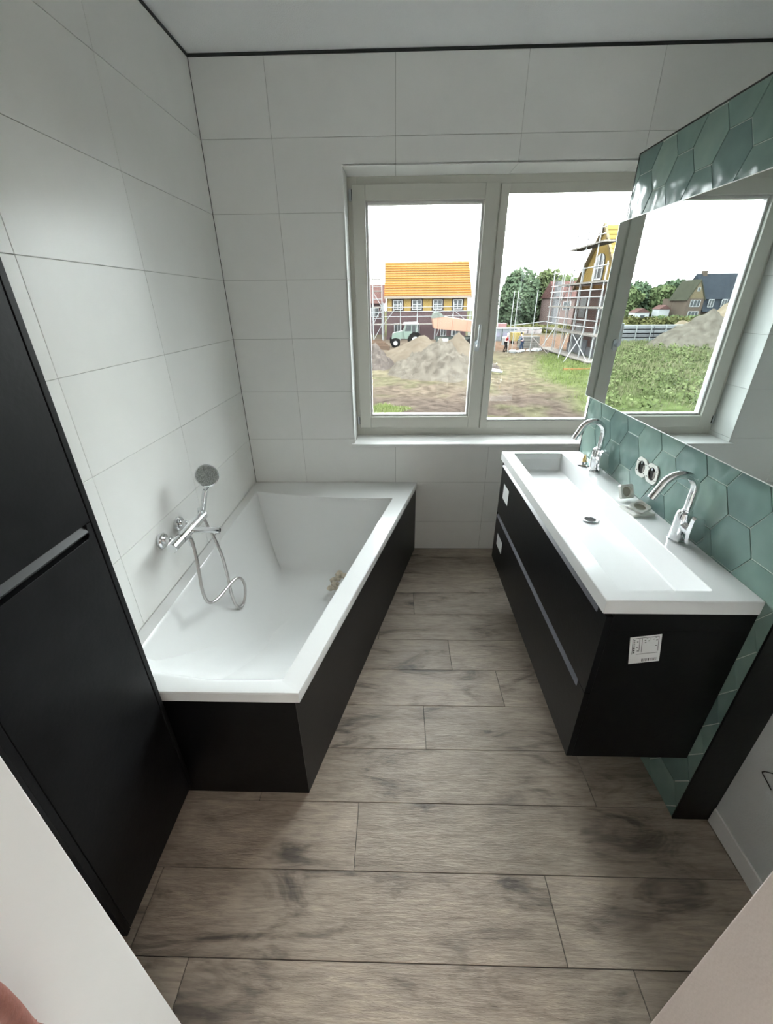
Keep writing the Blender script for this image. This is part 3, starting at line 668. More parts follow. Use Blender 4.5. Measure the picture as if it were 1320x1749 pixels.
M_h4 = mat('tan_sand_heap', (.30, .235, .165), .95, col2=(.37, .30, .22), vscale=.7, bump=.3, bscale=4, detail=5)
heap('soil_heap', 'brown soil heap in front of the green tractor', 2.9, 37.2, 4.4, 5.2, 2.25, 3, M_h1, .16)
heap('soil_heap', 'brown soil heap in front of the orange tipping trailer', 6.3, 37.0, 3.2, 4.6, 2.2, 8, M_h1, .16)
heap('clod_heap', 'large pale grey heap of clods, nearest the window behind the left sash', 4.1, 30.2, 4.2, 5.6, 2.0, 12, M_h2, .34, 1.1, 84)
heap('rubble_heap', 'dark rubble heap at the left edge of the left sash', -.75, 32.6, 1.75, 3.2, 1.75, 17, M_h3, .30, 1.3)
heap('rubble_heap', 'low grey rubble heap seen right beside the window mullion', 7.4, 31.0, 1.7, 2.0, .75, 21, M_h3, .25, 1.4, 40)
heap('grass_mound', 'wide grey-brown mound behind the field, seen in the mirror', -30.2, 46.5, 6.0, 6.0, 3.4, 25, M_h2, .25, .8, 70)
heap('sand_heap', 'tall tan sand heap behind the grey mound, seen in the mirror', -43.5, 60, 11, 8, 5.4, 29, M_h4, .12, .5)

# ---- grass as blades
def grass(name, pts, hmin, hmax, m, wd=.02):
    vs, fs = [], []
    for x, y, k in pts:
        h = random.uniform(hmin, hmax)*k; a = random.uniform(0, PI); w_ = wd*(1+y*.03); dx, dy = math.cos(a)*w_, math.sin(a)*w_
        lx, ly_ = random.uniform(-.4, .4)*h, random.uniform(-.4, .4)*h; o = len(vs); z = GZ-.05
        vs += [(x-dx, y-dy, z), (x+dx, y+dy, z), (x+dx*.7+lx*.4, y+dy*.7+ly_*.4, z+h*.6), (x+lx, y+ly_, z+h)]; fs += [(o, o+1, o+2), (o, o+2, o+3)]
    return MB().add(vs, fs).build(name, m, fix=False, kind='stuff')
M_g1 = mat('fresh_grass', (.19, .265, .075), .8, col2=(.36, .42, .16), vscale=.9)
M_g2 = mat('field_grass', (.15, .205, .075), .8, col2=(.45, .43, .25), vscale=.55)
def scatter(n, f, x0, x1, y0, y1):
    out = []
    while len(out) < n:
        x, y = random.uniform(x0, x1), random.uniform(y0, y1); k = f(x, y)
        if k < .3: continue
        if random.random() < k: out.append((x, y, .5+.5*k))
    return out
g = grass('grass_tuft', scatter(7000, lambda x, y: sm(1.0, -.35, math.hypot((x-.3)/2.2, (y-16.9)/1.9)+.4*fbm(x, y, .6, 2)), -2.4, 3.4, 14.6, 19.5), .12, .50, M_g1, .014)
tag(g, 'bright green grass clump at the lower left of the left sash', 'grass')
g = grass('grass_patch', scatter(15000, lambda x, y: sm(-1.2, 1.2, x-(5.6+.225*y)+fbm(x, y, .16, 1)*1.6)*sm(43, 40, y), 7, 22, 17, 44), .10, .34, M_g1, .012)
tag(g, 'green rough grass in front of the scaffolded brick house', 'grass')
g = grass('field_grass', scatter(42000, lambda x, y: sm(-3, -7, x+2.5*fbm(x, y, .2, 4))*(.35+.65*sm(17, 21, y)), -36, -3, 12, 52), .12, .62, M_g2, .016)
tag(g, 'wide overgrown green field seen in the mirror', 'grass')

# ---- trees and hedges: clouds of separate leaf blades
def leaves(blobs, n, sz):
    vs, fs = [], []; W_ = [b[3]*b[4]*b[5] for b in blobs]
    for b in random.choices(blobs, W_, k=n):
        while True:
            p = Vector([random.uniform(-1, 1) for _ in range(3)])
            if .35 < p.length < 1: break
        c = Vector((b[0]+p.x*b[3], b[1]+p.y*b[4], b[2]+p.z*b[5])); s = sz*random.uniform(.6, 1.3)
        u = Vector([random.gauss(0, 1) for _ in range(3)]).normalized(); v = u.orthogonal().normalized(); o = len(vs)
        vs += [c-u*s, c+v*s*.6, c+u*s, c-v*s*.6]; fs.append((o, o+1, o+2, o+3))
    return MB().add(vs, fs)
M_bark = mat('grey_brown_bark', (.08, .065, .05), .95, var=.3, vscale=4)
M_l1 = mat('dark_green_foliage', (.095, .145, .09), .8, col2=(.22, .29, .175), vscale=.55)
M_l2 = mat('mid_green_foliage', (.13, .185, .085), .8, col2=(.28, .33, .16), vscale=.45)
M_l3 = mat('russet_foliage', (.11, .075, .06), .8, col2=(.22, .16, .13), vscale=.5)
M_l4 = mat('olive_hedge', (.13, .14, .06), .8, col2=(.28, .26, .11), vscale=.3)
def tree(label, x, y, base, top, rx, m, n=3800, sz=.42, group='trees beyond the site'):
    t = thing('tree', label, 'tree', (x, y, base), group); H = top-base
    bl = [(x, y, base+H*.56, rx*.8, rx*.8, H*.42), (x, y, base+H*.22, rx*.85, rx*.85, H*.26)]
    for k in range(7):
        a = random.uniform(0, 2*PI); q = random.uniform(.35, .62); bl.append((x+rx*q*math.cos(a), y+rx*q*math.sin(a), base+H*random.uniform(.35, .8), rx*.42, rx*.42, H*.2))
    MB().tube([(x, y, base-.2), (x, y, base+H*.35), (x+.1*rx, y, base+H*.7)], [.045*H, .035*H, .01*H], 8).build('trunk', M_bark, t)
    leaves(bl, n, sz).build('foliage', m, t, fix=False)
    return t
tree('broad dark green tree left of centre behind the yellow container', 24.6, 88, GZ, 7.6, 4.3, M_l1, 6500)
tree('lower dark green tree at the front left of the tree group', 22.3, 84, GZ, 4.6, 3.2, M_l1, 4500)
tree('bushy green tree at the right of the group, before the brick house scaffold', 30.3, 89, GZ, 7.3, 3.7, M_l2, 5500)
tree('tall green tree partly behind the scaffold poles', 34.6, 93, GZ, 6.6, 3.6, M_l2, 4500)
tree('russet brown tree at the far left of the tree group', 18.9, 88, GZ, 4.3, 1.7, M_l3, 2600)
for i, (x, y, tp, r, mm) in enumerate([(-60, 128, 5.2, 4.5, M_l2), (-66, 134, 6.6, 5, M_l1), (-72, 131, 5.4, 4.6, M_l2), (-78, 137, 7.2, 5, M_l1), (-54, 130, 5.0, 5, M_l1)]):
    tree(['pale green tree left of the dark-roofed houses, second in the mirror view', 'taller dark tree in the middle of the far tree line in the mirror', 'green tree right against the dark-roofed houses in the mirror', 'dark tree peeking from behind the dark-roofed houses in the mirror', 'leftmost dark tree of the far tree line in the mirror'][i], x, y, GZ, tp, r, mm, 2600, .6, 'far tree line seen in the mirror')
def hedge(name, label, pts, n, m, sz=.28):
    tag(leaves(pts, n, sz).build(name, m, fix=False, kind='stuff'), label, 'hedge')
hedge('scrub', 'olive scrub behind the pale slab stack, seen in the mirror', [(-30-3*i, 74+random.uniform(-2, 2), GZ+.7+.35*random.random(), 2.6, 1.6, 1.3) for i in range(8)], 5200, M_l4)
hedge('scrub', 'green shrubs before the far houses, seen in the mirror', [(-52-3*i, 95+random.uniform(-2, 2), GZ+.6, 2.6, 1.6, 1.1) for i in range(6)], 3600, M_l2, .3)
hedge('scrub', 'green scrub below the dark trees behind the pallets', [(19+2.2*i, 72+random.uniform(-1, 1), GZ+.35, 2.2, 1.4, .9) for i in range(7)], 4200, M_l4)

wd = [(random.uniform(-30, -6), random.uniform(15, 44)) for _ in range(420)]
hedge('weeds', 'bushy weeds standing in the overgrown field seen in the mirror', [(x, y, GZ+.2, random.uniform(.25, .7), random.uniform(.25, .6), random.uniform(.3, .62)) for x, y in wd if x < -5-.2*y+4], 16000, mat('pale_green_weeds', (.14, .19, .07), .8, col2=(.36, .40, .19), vscale=.8), .10)
# ---- building materials
def brick(name, c, c2, sc):
    m = bpy.data.materials.new(name); m.use_nodes = True; n = m.node_tree.nodes; l = m.node_tree.links; b = n['Principled BSDF']
    t = n.new('ShaderNodeTexCoord'); mp = n.new('ShaderNodeMapping'); mp.inputs['Rotation'].default_value = (PI/2, 0, 0); l.new(t.outputs['Object'], mp.inputs[0])
    q = n.new('ShaderNodeTexBrick'); q.inputs['Color1'].default_value = (*[v*SITE_DIM for v in c], 1); q.inputs['Color2'].default_value = (*[v*SITE_DIM for v in c2], 1); q.inputs['Mortar'].default_value = (.2*SITE_DIM, .18*SITE_DIM, .17*SITE_DIM, 1)
    q.inputs['Scale'].default_value = sc; q.inputs['Mortar Size'].default_value = .012; l.new(mp.outputs[0], q.inputs['Vector']); l.new(q.outputs['Color'], b.inputs['Base Color']); b.inputs['Roughness'].default_value = .9; b.inputs['Specular IOR Level'].default_value = 0
    return m
M_br1 = brick('plum_brick', (.165, .105, .115), (.22, .145, .15), 4)
M_br2 = brick('red_brick', (.235, .105, .085), (.29, .14, .11), 4)
M_br3 = brick('brown_brick', (.17, .13, .10), (.21, .16, .125), 4)
M_ins = mat('yellow_insulation_board', (.52, .36, .13), .8, var=.12, vscale=1.2)
M_or = mat('orange_roof_membrane', (.56, .225, .058), .7, var=.06, vscale=.8)
M_bat = mat('pale_timber_batten', (.46, .26, .11), .85, var=.12, vscale=3)
M_tim = mat('scaffold_timber', (.46, .42, .38), .9, var=.2, vscale=3)
M_stl = mat('galvanised_tube', (.42, .44, .44), .5, .2, var=.1, vscale=2)
M_win = mat('grey_window_glass', (.09, .10, .105), .25, spec=.08)
M_wht = mat('white_window_paint', (.55, .56, .56), .5, var=.03)
M_roofd = mat('blue_black_roof_tiles', (.06, .07, .085), .7, var=.15, vscale=2, bump=.5, bscale=9)
M_roofr = mat('dull_red_roof_tiles', (.20, .115, .105), .8, var=.15, vscale=2)
M_mossy = mat('mossy_roof_tiles', (.095, .095, .07), .85, var=.2, vscale=1.5)
M_cream = mat('ochre_gable_cladding', (.27, .22, .14), .85, var=.1)
M_conc = mat('grey_concrete', (.30, .30, .31), .9, var=.12, vscale=2)
M_slab = mat('pale_concrete_slab', (.40, .41, .42), .85, var=.1, vscale=1)
def site_window(parent, x0, x1, z0, z1, y, nx=2, nz=2, m=M_wht, d=.08, lab=None):
    w_ = rectframe(x0, x1, z0, z1, .09, y-d, y)
    for i in range(1, nx): xx = x0+(x1-x0)*i/nx; w_.box(xx-.04, xx+.04, y-d, y, z0+.09, z1-.09)
    for i in range(1, nz): zz = z0+(z1-z0)*i/nz; w_.box(x0+.09, x1-.09, y-d+.01, y, zz-.035, zz+.035)
    o = w_.build('window', m, parent)
    B(x0+.05, x1-.05, y-d*.5, y-d*.3, z0+.05, z1-.05).build('pane', M_win, o); return o

# ---- terraced house with the orange roof
h = thing('terraced_house', 'unfinished plum brick house under a bright orange battened roof, left sash', 'house', (5, 62, GZ))
B(-.5, 10.4, 60.3, 69, GZ-.1, 2.3).build('brick_wall', M_br1, h)
ev = (59.75, 2.32); rd = (64.5, 6.6)
MB().prism([ev, rd, (69.25, 2.3), (69.25, 2.1), (64.5, 6.35), (59.75, 2.1)], 'x', -.78, 10.85).build('roof', M_or, h)
tl = Vector((0, rd[0]-ev[0], rd[1]-ev[1])); nl = Vector((0, -tl.z, tl.y)).normalized()
for k in range(14):
    c = Vector((0, *ev)) + tl*((k+.5)/14.2); a, b = c+nl*.005, c+nl*.075
    MB().prism([(a.y-.06, a.z-.05), (a.y+.06, a.z+.05), (b.y+.06, b.z+.05), (b.y-.06, b.z-.05)], 'x', -.74, 10.8).build('roof_batten', M_bat, h)
B(-.8, 10.87, 59.62, 59.76, 2.06, 2.36).build('eaves_board', mat('pale_eaves_board', (.50, .42, .34), .7), h)
wx = [(.30, 1.75), (2.85, 4.35), (5.68, 7.12), (8.35, 9.8)]
px_ = [-.45] + [v for p in wx for v in p] + [10.35]
for a, b in zip(px_[::2], px_[1::2]): B(a+.08, b-.08, 60.18, 60.31, .55, 2.08).build('insulation_board', M_ins, h)
for a, b in wx:
    B(a, b, 60.2, 60.32, .5, 2.06).build('reveal', mat('dark_reveal', (.10, .085, .08), .9), h)
    site_window(h, a+.08, b-.12, .72, 1.92, 60.22)
for a, b in ((.5, 1.5), (2.8, 4.0), (6.9, 7.7), (8.4, 9.6)): site_window(h, a, b, GZ+.4, -.95, 60.28, 2, 1)
# ---- scaffolding helper
def scaffold(name, label, xs, ys, z1, decks, rails, braces=(), r=.045, skip=()):
    s = thing(name, label, 'scaffold', (sum(xs)/len(xs), sum(ys)/len(ys), GZ))
    for i, x in enumerate(xs):
        for j, y in enumerate(ys):
            if (i, j) in skip: continue
            t = z1(x, y) if callable(z1) else z1
            MB().tube([(x, y, GZ), (x, y, t)], r, 6).build('standard', M_stl, s)
    for z, a0, a1, b0, b1 in decks:
        dk = MB(); B_ = max(2, round(min(a1-a0, b1-b0)/.3))
        if a1-a0 > b1-b0:
            for k in range(B_): dk.box(a0, a1, b0+(b1-b0)*k/B_+.01, b0+(b1-b0)*(k+1)/B_-.01, z-.06, z+.06)
        else:
            for k in range(B_): dk.box(a0+(a1-a0)*k/B_+.01, a0+(a1-a0)*(k+1)/B_-.01, b0, b1, z-.06, z+.06)
        dk.build('deck', M_tim, s)
    for p, q in rails: MB().tube([p, q], r*.85, 6).build('ledger', M_stl, s)
    for p, q in braces: MB().tube([p, q], r*.85, 6).build('brace', M_stl, s)
    return s
xs = [-.9, 1.35, 3.6, 6.0, 8.3, 10.6]
scaffold('house_scaffold', 'tube scaffold along the front of the orange-roofed house', xs, [58.2, 59.3], lambda x, y: 1.6 if y < 59 else .2, [(-1.0, -1.0, 10.7, 58.25, 59.25)],
         [((-1.2, 58.2, z), (10.8, 58.2, z)) for z in (-.05, .55, 1.05)], [((8.4, 58.2, .6), (10.6, 58.2, -1)), ((-.9, 58.2, -1), (.7, 58.2, .9)), ((6, 58.2, GZ), (6.9, 58.2, -.6))])
scaffold('scaffold_tower', 'tall scaffold stair tower left of the orange-roofed house', [-2.15, -1.0], [56.0, 57.2], lambda x, y: 6.0 if x < -2 else 5.3,
         [(z, -2.15, -1.0, 56, 57.2) for z in (-.9, 1.1, 2.9, 4.2)], [((-2.15, 56, z), (-1.0, 56, z)) for z in (-.2, .5, 2.0, 3.4, 4.9)] + [((-1.0, 56, z), (-1.0, 57.2, z)) for z in (2.0, 3.4, 4.9)],
         [((-2.15, 56, -2.8), (-1, 56, -.9)), ((-2.15, 56, -.9), (-1, 56, 1.1)), ((-1, 56, 1.1), (-2.15, 56, 2.9))])
hh_ = thing('brick_house', 'low purple-grey house end behind the scaffold tower', 'house', (-4, 70, GZ))
B(-9, -1.2, 70, 76, GZ, 1.6).build('wall', M_br1, hh_); MB().prism([(69.6, 1.5), (73, 4.2), (76.4, 1.5)], 'x', -9.2, -1.0).build('roof', M_roofr, hh_)
for x in (-3.2, -6): site_window(hh_, x, x+1.2, -.4, .9, 70)

# ---- green tractor
tr = thing('tractor', 'green farm tractor with a white cab roof behind the soil heap', 'tractor', (1.8, 48.5, GZ))
M_grn = mat('tractor_green', (.075, .165, .105), .5, var=.08); M_tyre = mat('black_tyre', (.022, .022, .022), .9, var=.2); M_whp = mat('white_paint', (.56, .56, .54), .5)
MB().prism(roundpoly([(.30, -2.05), (.42, -1.45), (1.75, -1.18), (1.85, -2.05)], [.05, .14, .05, .02], 3), 'y', 48.1, 48.9).build('hood', M_grn, tr)
cabp = [(1.80, -2.05), (1.62, -1.25), (1.88, -.55), (3.05, -.55), (3.15, -1.35), (3.45, -1.75), (3.3, -2.05)]
cb = MB().prism(cabp, 'y', 47.85, 49.15).build('cab', M_grn, tr)
MB().prism([(1.80, -1.25), (1.98, -.66), (2.48, -.66), (2.48, -1.25)], 'y', 47.83, 47.86).prism([(2.58, -1.4), (2.58, -.66), (2.96, -.66), (3.0, -1.4)], 'y', 47.83, 47.86).build('cab_window', M_win, cb)
MB().prism(roundpoly([(1.62, -.56), (1.7, -.38), (3.25, -.38), (3.3, -.56)], .06, 2), 'y', 47.7, 49.3).build('cab_roof', M_whp, tr)
for x, rr_, y0 in ((.75, .52, 47.75), (.75, .52, 48.9), (2.95, .82, 47.6), (2.95, .82, 48.95)):
    wq = MB().lathe((x, y0, GZ+rr_), (0, 1, 0), [(0, rr_*.86), (.06, rr_), (.36, rr_), (.42, rr_*.86)], 24).build('wheel', M_tyre, tr, smooth=40)
    MB().lathe((x, y0-.01, GZ+rr_), (0, 1, 0), [(0, rr_*.45), (.05, rr_*.5)], 16).build('hub', M_whp, wq)
MB().prism([(2.5, -1.55), (2.75, -1.32), (3.35, -1.42), (3.62, -1.75), (3.5, -1.78), (3.25, -1.55), (2.75, -1.5)], 'y', 47.55, 47.95).build('mudguard', M_tyre, tr)
MB().tube([(1.55, 48.5, -1.3), (1.55, 48.5, -.75)], .05, 8).build('exhaust', M_tyre, tr)
B(.12, .34, 48.1, 48.9, -2.5, -1.95).build('front_weight', M_tyre, tr)
ly_ = thing('plank_pile', 'low pile of rusty planks left of the tractor', 'plank pile', (-1, 46, GZ))
for k in range(5): MB().box(-2.6+.1*k, .15-.2*k, 45.2+.35*k, 45.5+.35*k, GZ+.02, GZ+.5+.12*k).build('plank', mat('rusty_plank', (.22, .15, .11), .9, var=.2), ly_)

# ---- orange tipping trailer
tt = thing('tipping_trailer', 'orange tipping trailer tilted up on a grey chassis right of the tractor', 'trailer', (7.5, 47.6, GZ))
M_orp = mat('orange_paint', (.52, .18, .055), .55, var=.12, vscale=1.5)
side = [(4.95, -.95), (4.72, .12), (5.9, .22), (11.6, -.55), (11.5, -1.45), (8.4, -1.28)]
tbn = MB().prism(side, 'y', 46.9, 48.9).build('tipping_body', M_orp, tt)
for u in (5.35, 6.9, 8.5, 10.1): MB().prism([(u, -1.0-.08*(u-5)), (u+.14, -1.0-.08*(u-5)), (u+.14, .1-.11*(u-5)), (u, .1-.11*(u-5))], 'y', 46.82, 46.92).build('rib', M_orp, tbn)
MB().prism(roundpoly([(4.68, .05), (4.9, .62), (5.5, .66), (6.05, .2)], [.05, .2, .2, .05], 4), 'y', 46.85, 48.95).build('rolled_tarp', mat('grey_green_tarp', (.33, .36, .32), .7, var=.2), tbn)
MB().box(5.2, 11.5, 47.2, 48.6, -2.15, -1.85).box(5.2, 6.6, 46.95, 47.15, -2.6, -1.9).build('chassis', mat('grey_green_chassis', (.15, .17, .155), .7, var=.2), tt)
B(5.45, 6.55, 46.9, 46.96, -2.45, -1.95).build('tail_board', M_whp, tt)
for x in (7.6, 9.0):
    for y in (46.95, 48.5): MB().lathe((x, y, GZ+.5), (0, 1, 0), [(0, .42), (.05, .5), (.3, .5), (.35, .42)], 20).build('wheel', M_tyre, tt, smooth=40)
MB().tube([(7.2, 47.9, -1.9), (7.9, 47.9, -1.2)], .09, 8).build('ram', M_stl, tt)

# ---- scaffolded brick house on the right
bh = thing('gabled_house', 'red brick house shell with a yellow boarded gable inside scaffolding', 'house', (22, 38.6, GZ))
X0, Y0, Y1, YA = 18.0, 34.6, 42.6, 38.6
B(X0, X0+12, Y0, Y1, GZ+.9, 2.9).build('brick_wall', M_br2, bh)
B(X0-.05, X0+12, Y0-.05, Y1+.05, GZ-.2, GZ+.9).build('plinth', M_conc, bh)
MB().prism([(Y0+.2, 2.9), (YA, 7.0), (Y1-.2, 2.9)], 'x', X0+.05, X0+.3).build('gable_boarding', M_ins, bh)
for s_ in (-1, 1):
    e_ = (YA+s_*4.5, 2.7); MB().prism([(YA, 7.25), e_, (e_[0], e_[1]-.22), (YA, 7.0)], 'x', X0-.25, X0-.05).build('barge_board', mat('pale_barge_board', (.42, .33, .22), .8, var=.1), bh)
    MB().prism([(YA, 7.1), (e_[0], e_[1]-.02), (e_[0], e_[1]-.2), (YA, 6.9)], 'x', X0-.05, X0+12).build('roof_board', mat('ochre_roof_board', (.50, .35, .12), .8, var=.1), bh)
    for k in range(1, 12):
        t = k/12; y = YA+s_*4.5*t; z = 7.1+(2.68-7.1)*t
        B(X0-.25, X0+12, y-.07, y+.07, z, z+.09).build('roof_batten', mat('yellow_batten', (.62, .48, .14), .8, var=.1), bh)
for k in range(6): B(X0-.45, X0+.2, Y0+.7+1.25*k, Y0+.85+1.25*k, 2.45, 2.75).build('purlin_end', M_bat, bh)
aw = roundpoly([(37.7, 3.2), (39.5, 3.2), (39.5, 5.1), (37.7, 5.1)], [0, 0, .85, .85], 6)
ao = MB().prism(aw, 'x', X0-.02, X0+.06).build('arched_window', M_win, bh)
MB().box(X0-.08, X0-.02, 37.7, 39.5, 3.15, 3.27).box(X0-.08, X0-.02, 38.55, 38.66, 3.2, 5.1).box(X0-.08, X0-.02, 37.7, 39.5, 4.0, 4.09).box(X0-.08, X0-.02, 37.66, 37.76, 3.2, 4.5).box(X0-.08, X0-.02, 39.44, 39.54, 3.2, 4.5).build('window_bars', M_wht, ao)
for a, b in ((36.0, 37.3), (39.8, 41.2)):
    for z0 in (.2, -2.0): MB().box(X0-.04, X0+.02, a, b, z0, z0+1.7).build('wall_opening', M_dark, bh)
B(X0-.10, X0-.02, 38.0, 41.9, GZ+.25, GZ+1.45).build('grey_membrane', mat('grey_membrane', (.30, .31, .33), .7, var=.1), bh)
sx_ = [16.35, 17.35]; sy = [33.2, 35.4, 37.7, 40.0, 42.2, 44.6]
rl = []
for z in (-.35, .15, 1.85, 2.35, 3.95): rl.append(((16.35, 33.0, z), (16.35, 45.0, z)))
for z in (-.95, 1.05, 2.85): rl += [((16.35, 33, z), (16.35, 45, z)), ((17.35, 33, z), (17.35, 45, z))]
for y in sy: rl.append(((16.2, y, 1.05), (17.5, y, 1.05)))
for z in (6.05, 6.5, 6.9): rl.append(((16.35, 34.5, z), (16.35, 43.0, z)))
scaffold('gable_scaffold', 'tall tube scaffold with plank decks around the red brick gable house', sx_, sy, lambda x, y: 7.2 if 35 < y < 41 and x < 17 else 4.2,
         [(-.9, 16.3, 17.4, 33, 44.8), (1.1, 16.3, 17.4, 33, 45), (2.9, 16.3, 17.5, 33, 43), (5.55, 16.2, 17.3, 34.2, 41.2)], rl,
         [((16.35, 33.2, GZ), (16.35, 37.7, -.9)), ((15.2, 37.0, GZ), (16.35, 38.6, -.9)), ((15.0, 42.2, GZ), (16.35, 42.2, -.7)), ((16.35, 40, 3), (16.35, 42.2, 1.1)), ((14.8, 34.4, GZ), (16.35, 35.4, -.9)), ((16.35, 41.4, 5.6), (16.35, 44.2, 3.0))])
sbm = thing('walkway', 'grey plank walkway along the foot of the brick house scaffold', 'walkway', (16.6, 38, GZ))
for k in range(3): B(16.0+.42*k, 16.4+.42*k, 32.8, 45.4, GZ+.16, GZ+.24).build('plank', M_tim, sbm)
for y in (33, 36, 39, 42, 45): B(15.95, 17.3, y, y+.15, GZ, GZ+.16).build('bearer', M_tim, sbm)
# extra bay of long horizontal tubes and poles left of the house
for i, (x, y, zt, lab) in enumerate([(11.95, 42, 2.45, 'leftmost of the tall pale poles standing by the workers'), (12.45, 42.4, 2.5, 'second tall pale pole, just right of the leftmost'), (14.3, 42.6, 2.55, 'pale pole standing between the trees and the scaffold'), (10.85, 43, 2.4, 'pale pole close beside the window mullion')]):
    tag(MB().tube([(x, y, GZ), (x+.03, y, zt)], .035, 6).build('scaffold_pole', mat('pale_green_tube', (.40, .44, .42), .5, var=.1)), lab, 'pole', 'upright poles beside the workers')
for i, (a, b, lab) in enumerate([((12.3, 43.2, -.55), (16.6, 45, -.25), 'upper long tube running towards the scaffold'), ((12.6, 43.0, -1.05), (16.6, 45, -.9), 'lower long timber rail running towards the scaffold')]):
    tag(MB().tube([a, b], .04, 6).build('rail_tube', M_stl), lab, 'tube', 'long rails left of the brick house')
tag(MB().tube([(14.2, 42.0, GZ), (14.2, 42.0, -1.55)], .045, 6).tube([(14.2, 42.0, -1.55), (15.6, 41, GZ)], .045, 6).build('propped_frame', mat('rusty_tube', (.22, .15, .12), .6, var=.1)), 'rusty upright with a slanting strut in front of the scaffold', 'strut')

# ---- terrace of houses far behind, right pane
bt = thing('terrace', 'row of houses with dull red roofs behind the scaffold', 'houses', (29, 77, GZ))
B(27.2, 40, 75, 83, GZ, 2.1).build('wall', mat('pinkish_render', (.34, .255, .235), .9, var=.12), bt); MB().prism([(74.6, 2.0), (79, 4.6), (83.4, 2.0)], 'x', 27.0, 40).build('roof', M_roofr, bt)
B(26.9, 27.6, 74.9, 76, GZ, 4.5).build('party_wall', M_conc, bt)
for x in (28.3, 30.3, 32.3, 34.3): site_window(bt, x, x+1.3, .2, 1.5, 75)

# ---- pallets, crates, people and bits between the trees and the grass
def boxes(name, label, cat, x, y, nx, nz, w_, d_, h_, m, gap=.08, group=None, wrap=None):
    t = thing(name, label, cat, (x, y, GZ), group)
    for k in range(nz):
        B(x, x+nx*(w_+gap), y, y+d_, GZ+k*(h_+.16), GZ+k*(h_+.16)+.14).build('pallet', M_tim, t)
        for i in range(nx): B(x+i*(w_+gap), x+i*(w_+gap)+w_, y, y+d_, GZ+k*(h_+.16)+.14, GZ+k*(h_+.16)+.14+h_).build('pack', m, t, bevel=.03)
    return t
M_blue = mat('grey_blue_block_pack', (.20, .225, .26), .5, var=.15, vscale=2); M_redp = mat('red_crate', (.36, .085, .085), .6, var=.12)
ps = boxes('pallet_stack', 'long stack of grey-blue wrapped block packs behind the red worker', 'pallets', 12.4, 55, 4, 1, .85, 1, 1.35, M_blue)
B(12.3, 16.2, 54.95, 56.05, GZ+1.5, GZ+1.62).build('white_cover', M_whp, ps)
for i in (1, 2): B(12.5+.93*i, 13.0+.93*i, 54.96, 54.99, GZ+.6, GZ+1.1).build('pack_label', mat('pale_lilac_paper', (.45, .43, .55), .7), ps)
boxes('crate_stack', 'double stack of red crates behind the wrapped pallets', 'crates', 17.0, 70, 1, 2, 1.25, 1, .62, M_redp)
boxes('crate_stack', 'darker grey and red crate stack at the left, by the mullion', 'crates', 15.5, 70, 1, 2, 1.1, 1, .55, mat('grey_red_crate', (.22, .14, .14), .7, var=.3, vscale=2))
boxes('brick_pallet', 'low pale stack of wrapped brick pallets right of the red crates', 'pallets', 19.0, 68, 4, 1, 1.0, 1, .8, mat('pale_wrapped_bricks', (.36, .29, .28), .6, var=.2, vscale=2))
yb = thing('yellow_container', 'yellow ribbed container standing between the workers', 'container', (15.3, 52, GZ))
MB().prism([(14.75, GZ+.35), (14.6, GZ+1.3), (16.05, GZ+1.3), (15.9, GZ+.35)], 'y', 51.7, 52.7).build('body', mat('yellow_plastic', (.62, .44, .04), .5, var=.08), yb)
for x in (14.8, 15.1, 15.4, 15.7): B(x, x+.1, 51.62, 51.72, GZ+.4, GZ+1.25).build('rib', MATS['yellow_plastic'], yb)
MB().box(14.8, 15.0, 51.8, 52.6, GZ, GZ+.35).box(15.6, 15.8, 51.8, 52.6, GZ, GZ+.35).build('feet', M_tyre, yb)
bs = thing('board_stack', 'pale stack of boards behind the worker in blue', 'boards', (14.6, 46, GZ))
for k in range(5): B(14.1+.02*k, 16.2-.03*k, 45.6, 46.8, GZ+.08+.24*k, GZ+.29+.24*k).build('board', mat('pale_insulation_board', (.44, .42, .38), .8, var=.08), bs)
for i, (x, y, s_, lab) in enumerate([(12.35, 41.6, .42, 'white sack lying at the feet of the red worker'), (12.95, 41.9, .30, 'small white sack right of the largest one'), (13.5, 42.6, .34, 'white sack left of the worker in blue'), (14.35, 42.8, .36, 'white sack right of the worker in blue'), (14.95, 43.0, .42, 'crumpled white sack under the board stack'), (15.5, 43.5, .34, 'rightmost white sack by the strut')]):
    random.seed(50+i); tag(MB().ball((x, y, GZ+s_*.35), (s_, s_*.7, s_*.45), 12, 8, .12).build('sack', M_whp, smooth=50), lab, 'sack', 'white sacks between the workers')
tag(MB().lathe((13.6, 50.5, GZ), (0, 0, 1), [(0, .36), (.85, .38), (.9, .3)], 16).build('white_drum', M_whp, smooth=40), 'white drum between the red worker and the yellow container', 'drum')
wp = thing('white_pipes', 'two white pipes lying on the soil beside the window mullion', 'pipes', (8.0, 28.8, GZ))
for k in range(2): MB().tube([(7.55-.1*k, 29.3-.7*k, GZ+.22), (8.35, 28.9-.7*k, GZ+.16)], .075, 10).build('pipe', M_whp, wp)
tag(B(13.2, 15.4, 29.8, 29.95, GZ+.02, GZ+.16).build('loose_plank', M_bat), 'pale plank lying in the grass at the right', 'plank')
def skinned(name, V, E, R_, m, parent, sub=1):
    me = bpy.data.meshes.new(name); o0 = ORG[parent.name]; me.from_pydata([tuple(Vector(v)-o0) for v in V], E, []); me.materials.append(m)
    o = bpy.data.objects.new(name, me); COL.objects.link(o); o.parent = parent; ORG[o.name] = o0
    o.modifiers.new('skin', 'SKIN').use_smooth_shade = True
    for i, r in enumerate(R_): me.skin_vertices[0].data[i].radius = (r, r) if not isinstance(r, tuple) else r
    me.skin_vertices[0].data[0].use_root = True
    sb = o.modifiers.new('sub', 'SUBSURF'); sb.levels = sub; sb.render_levels = sub
    return o
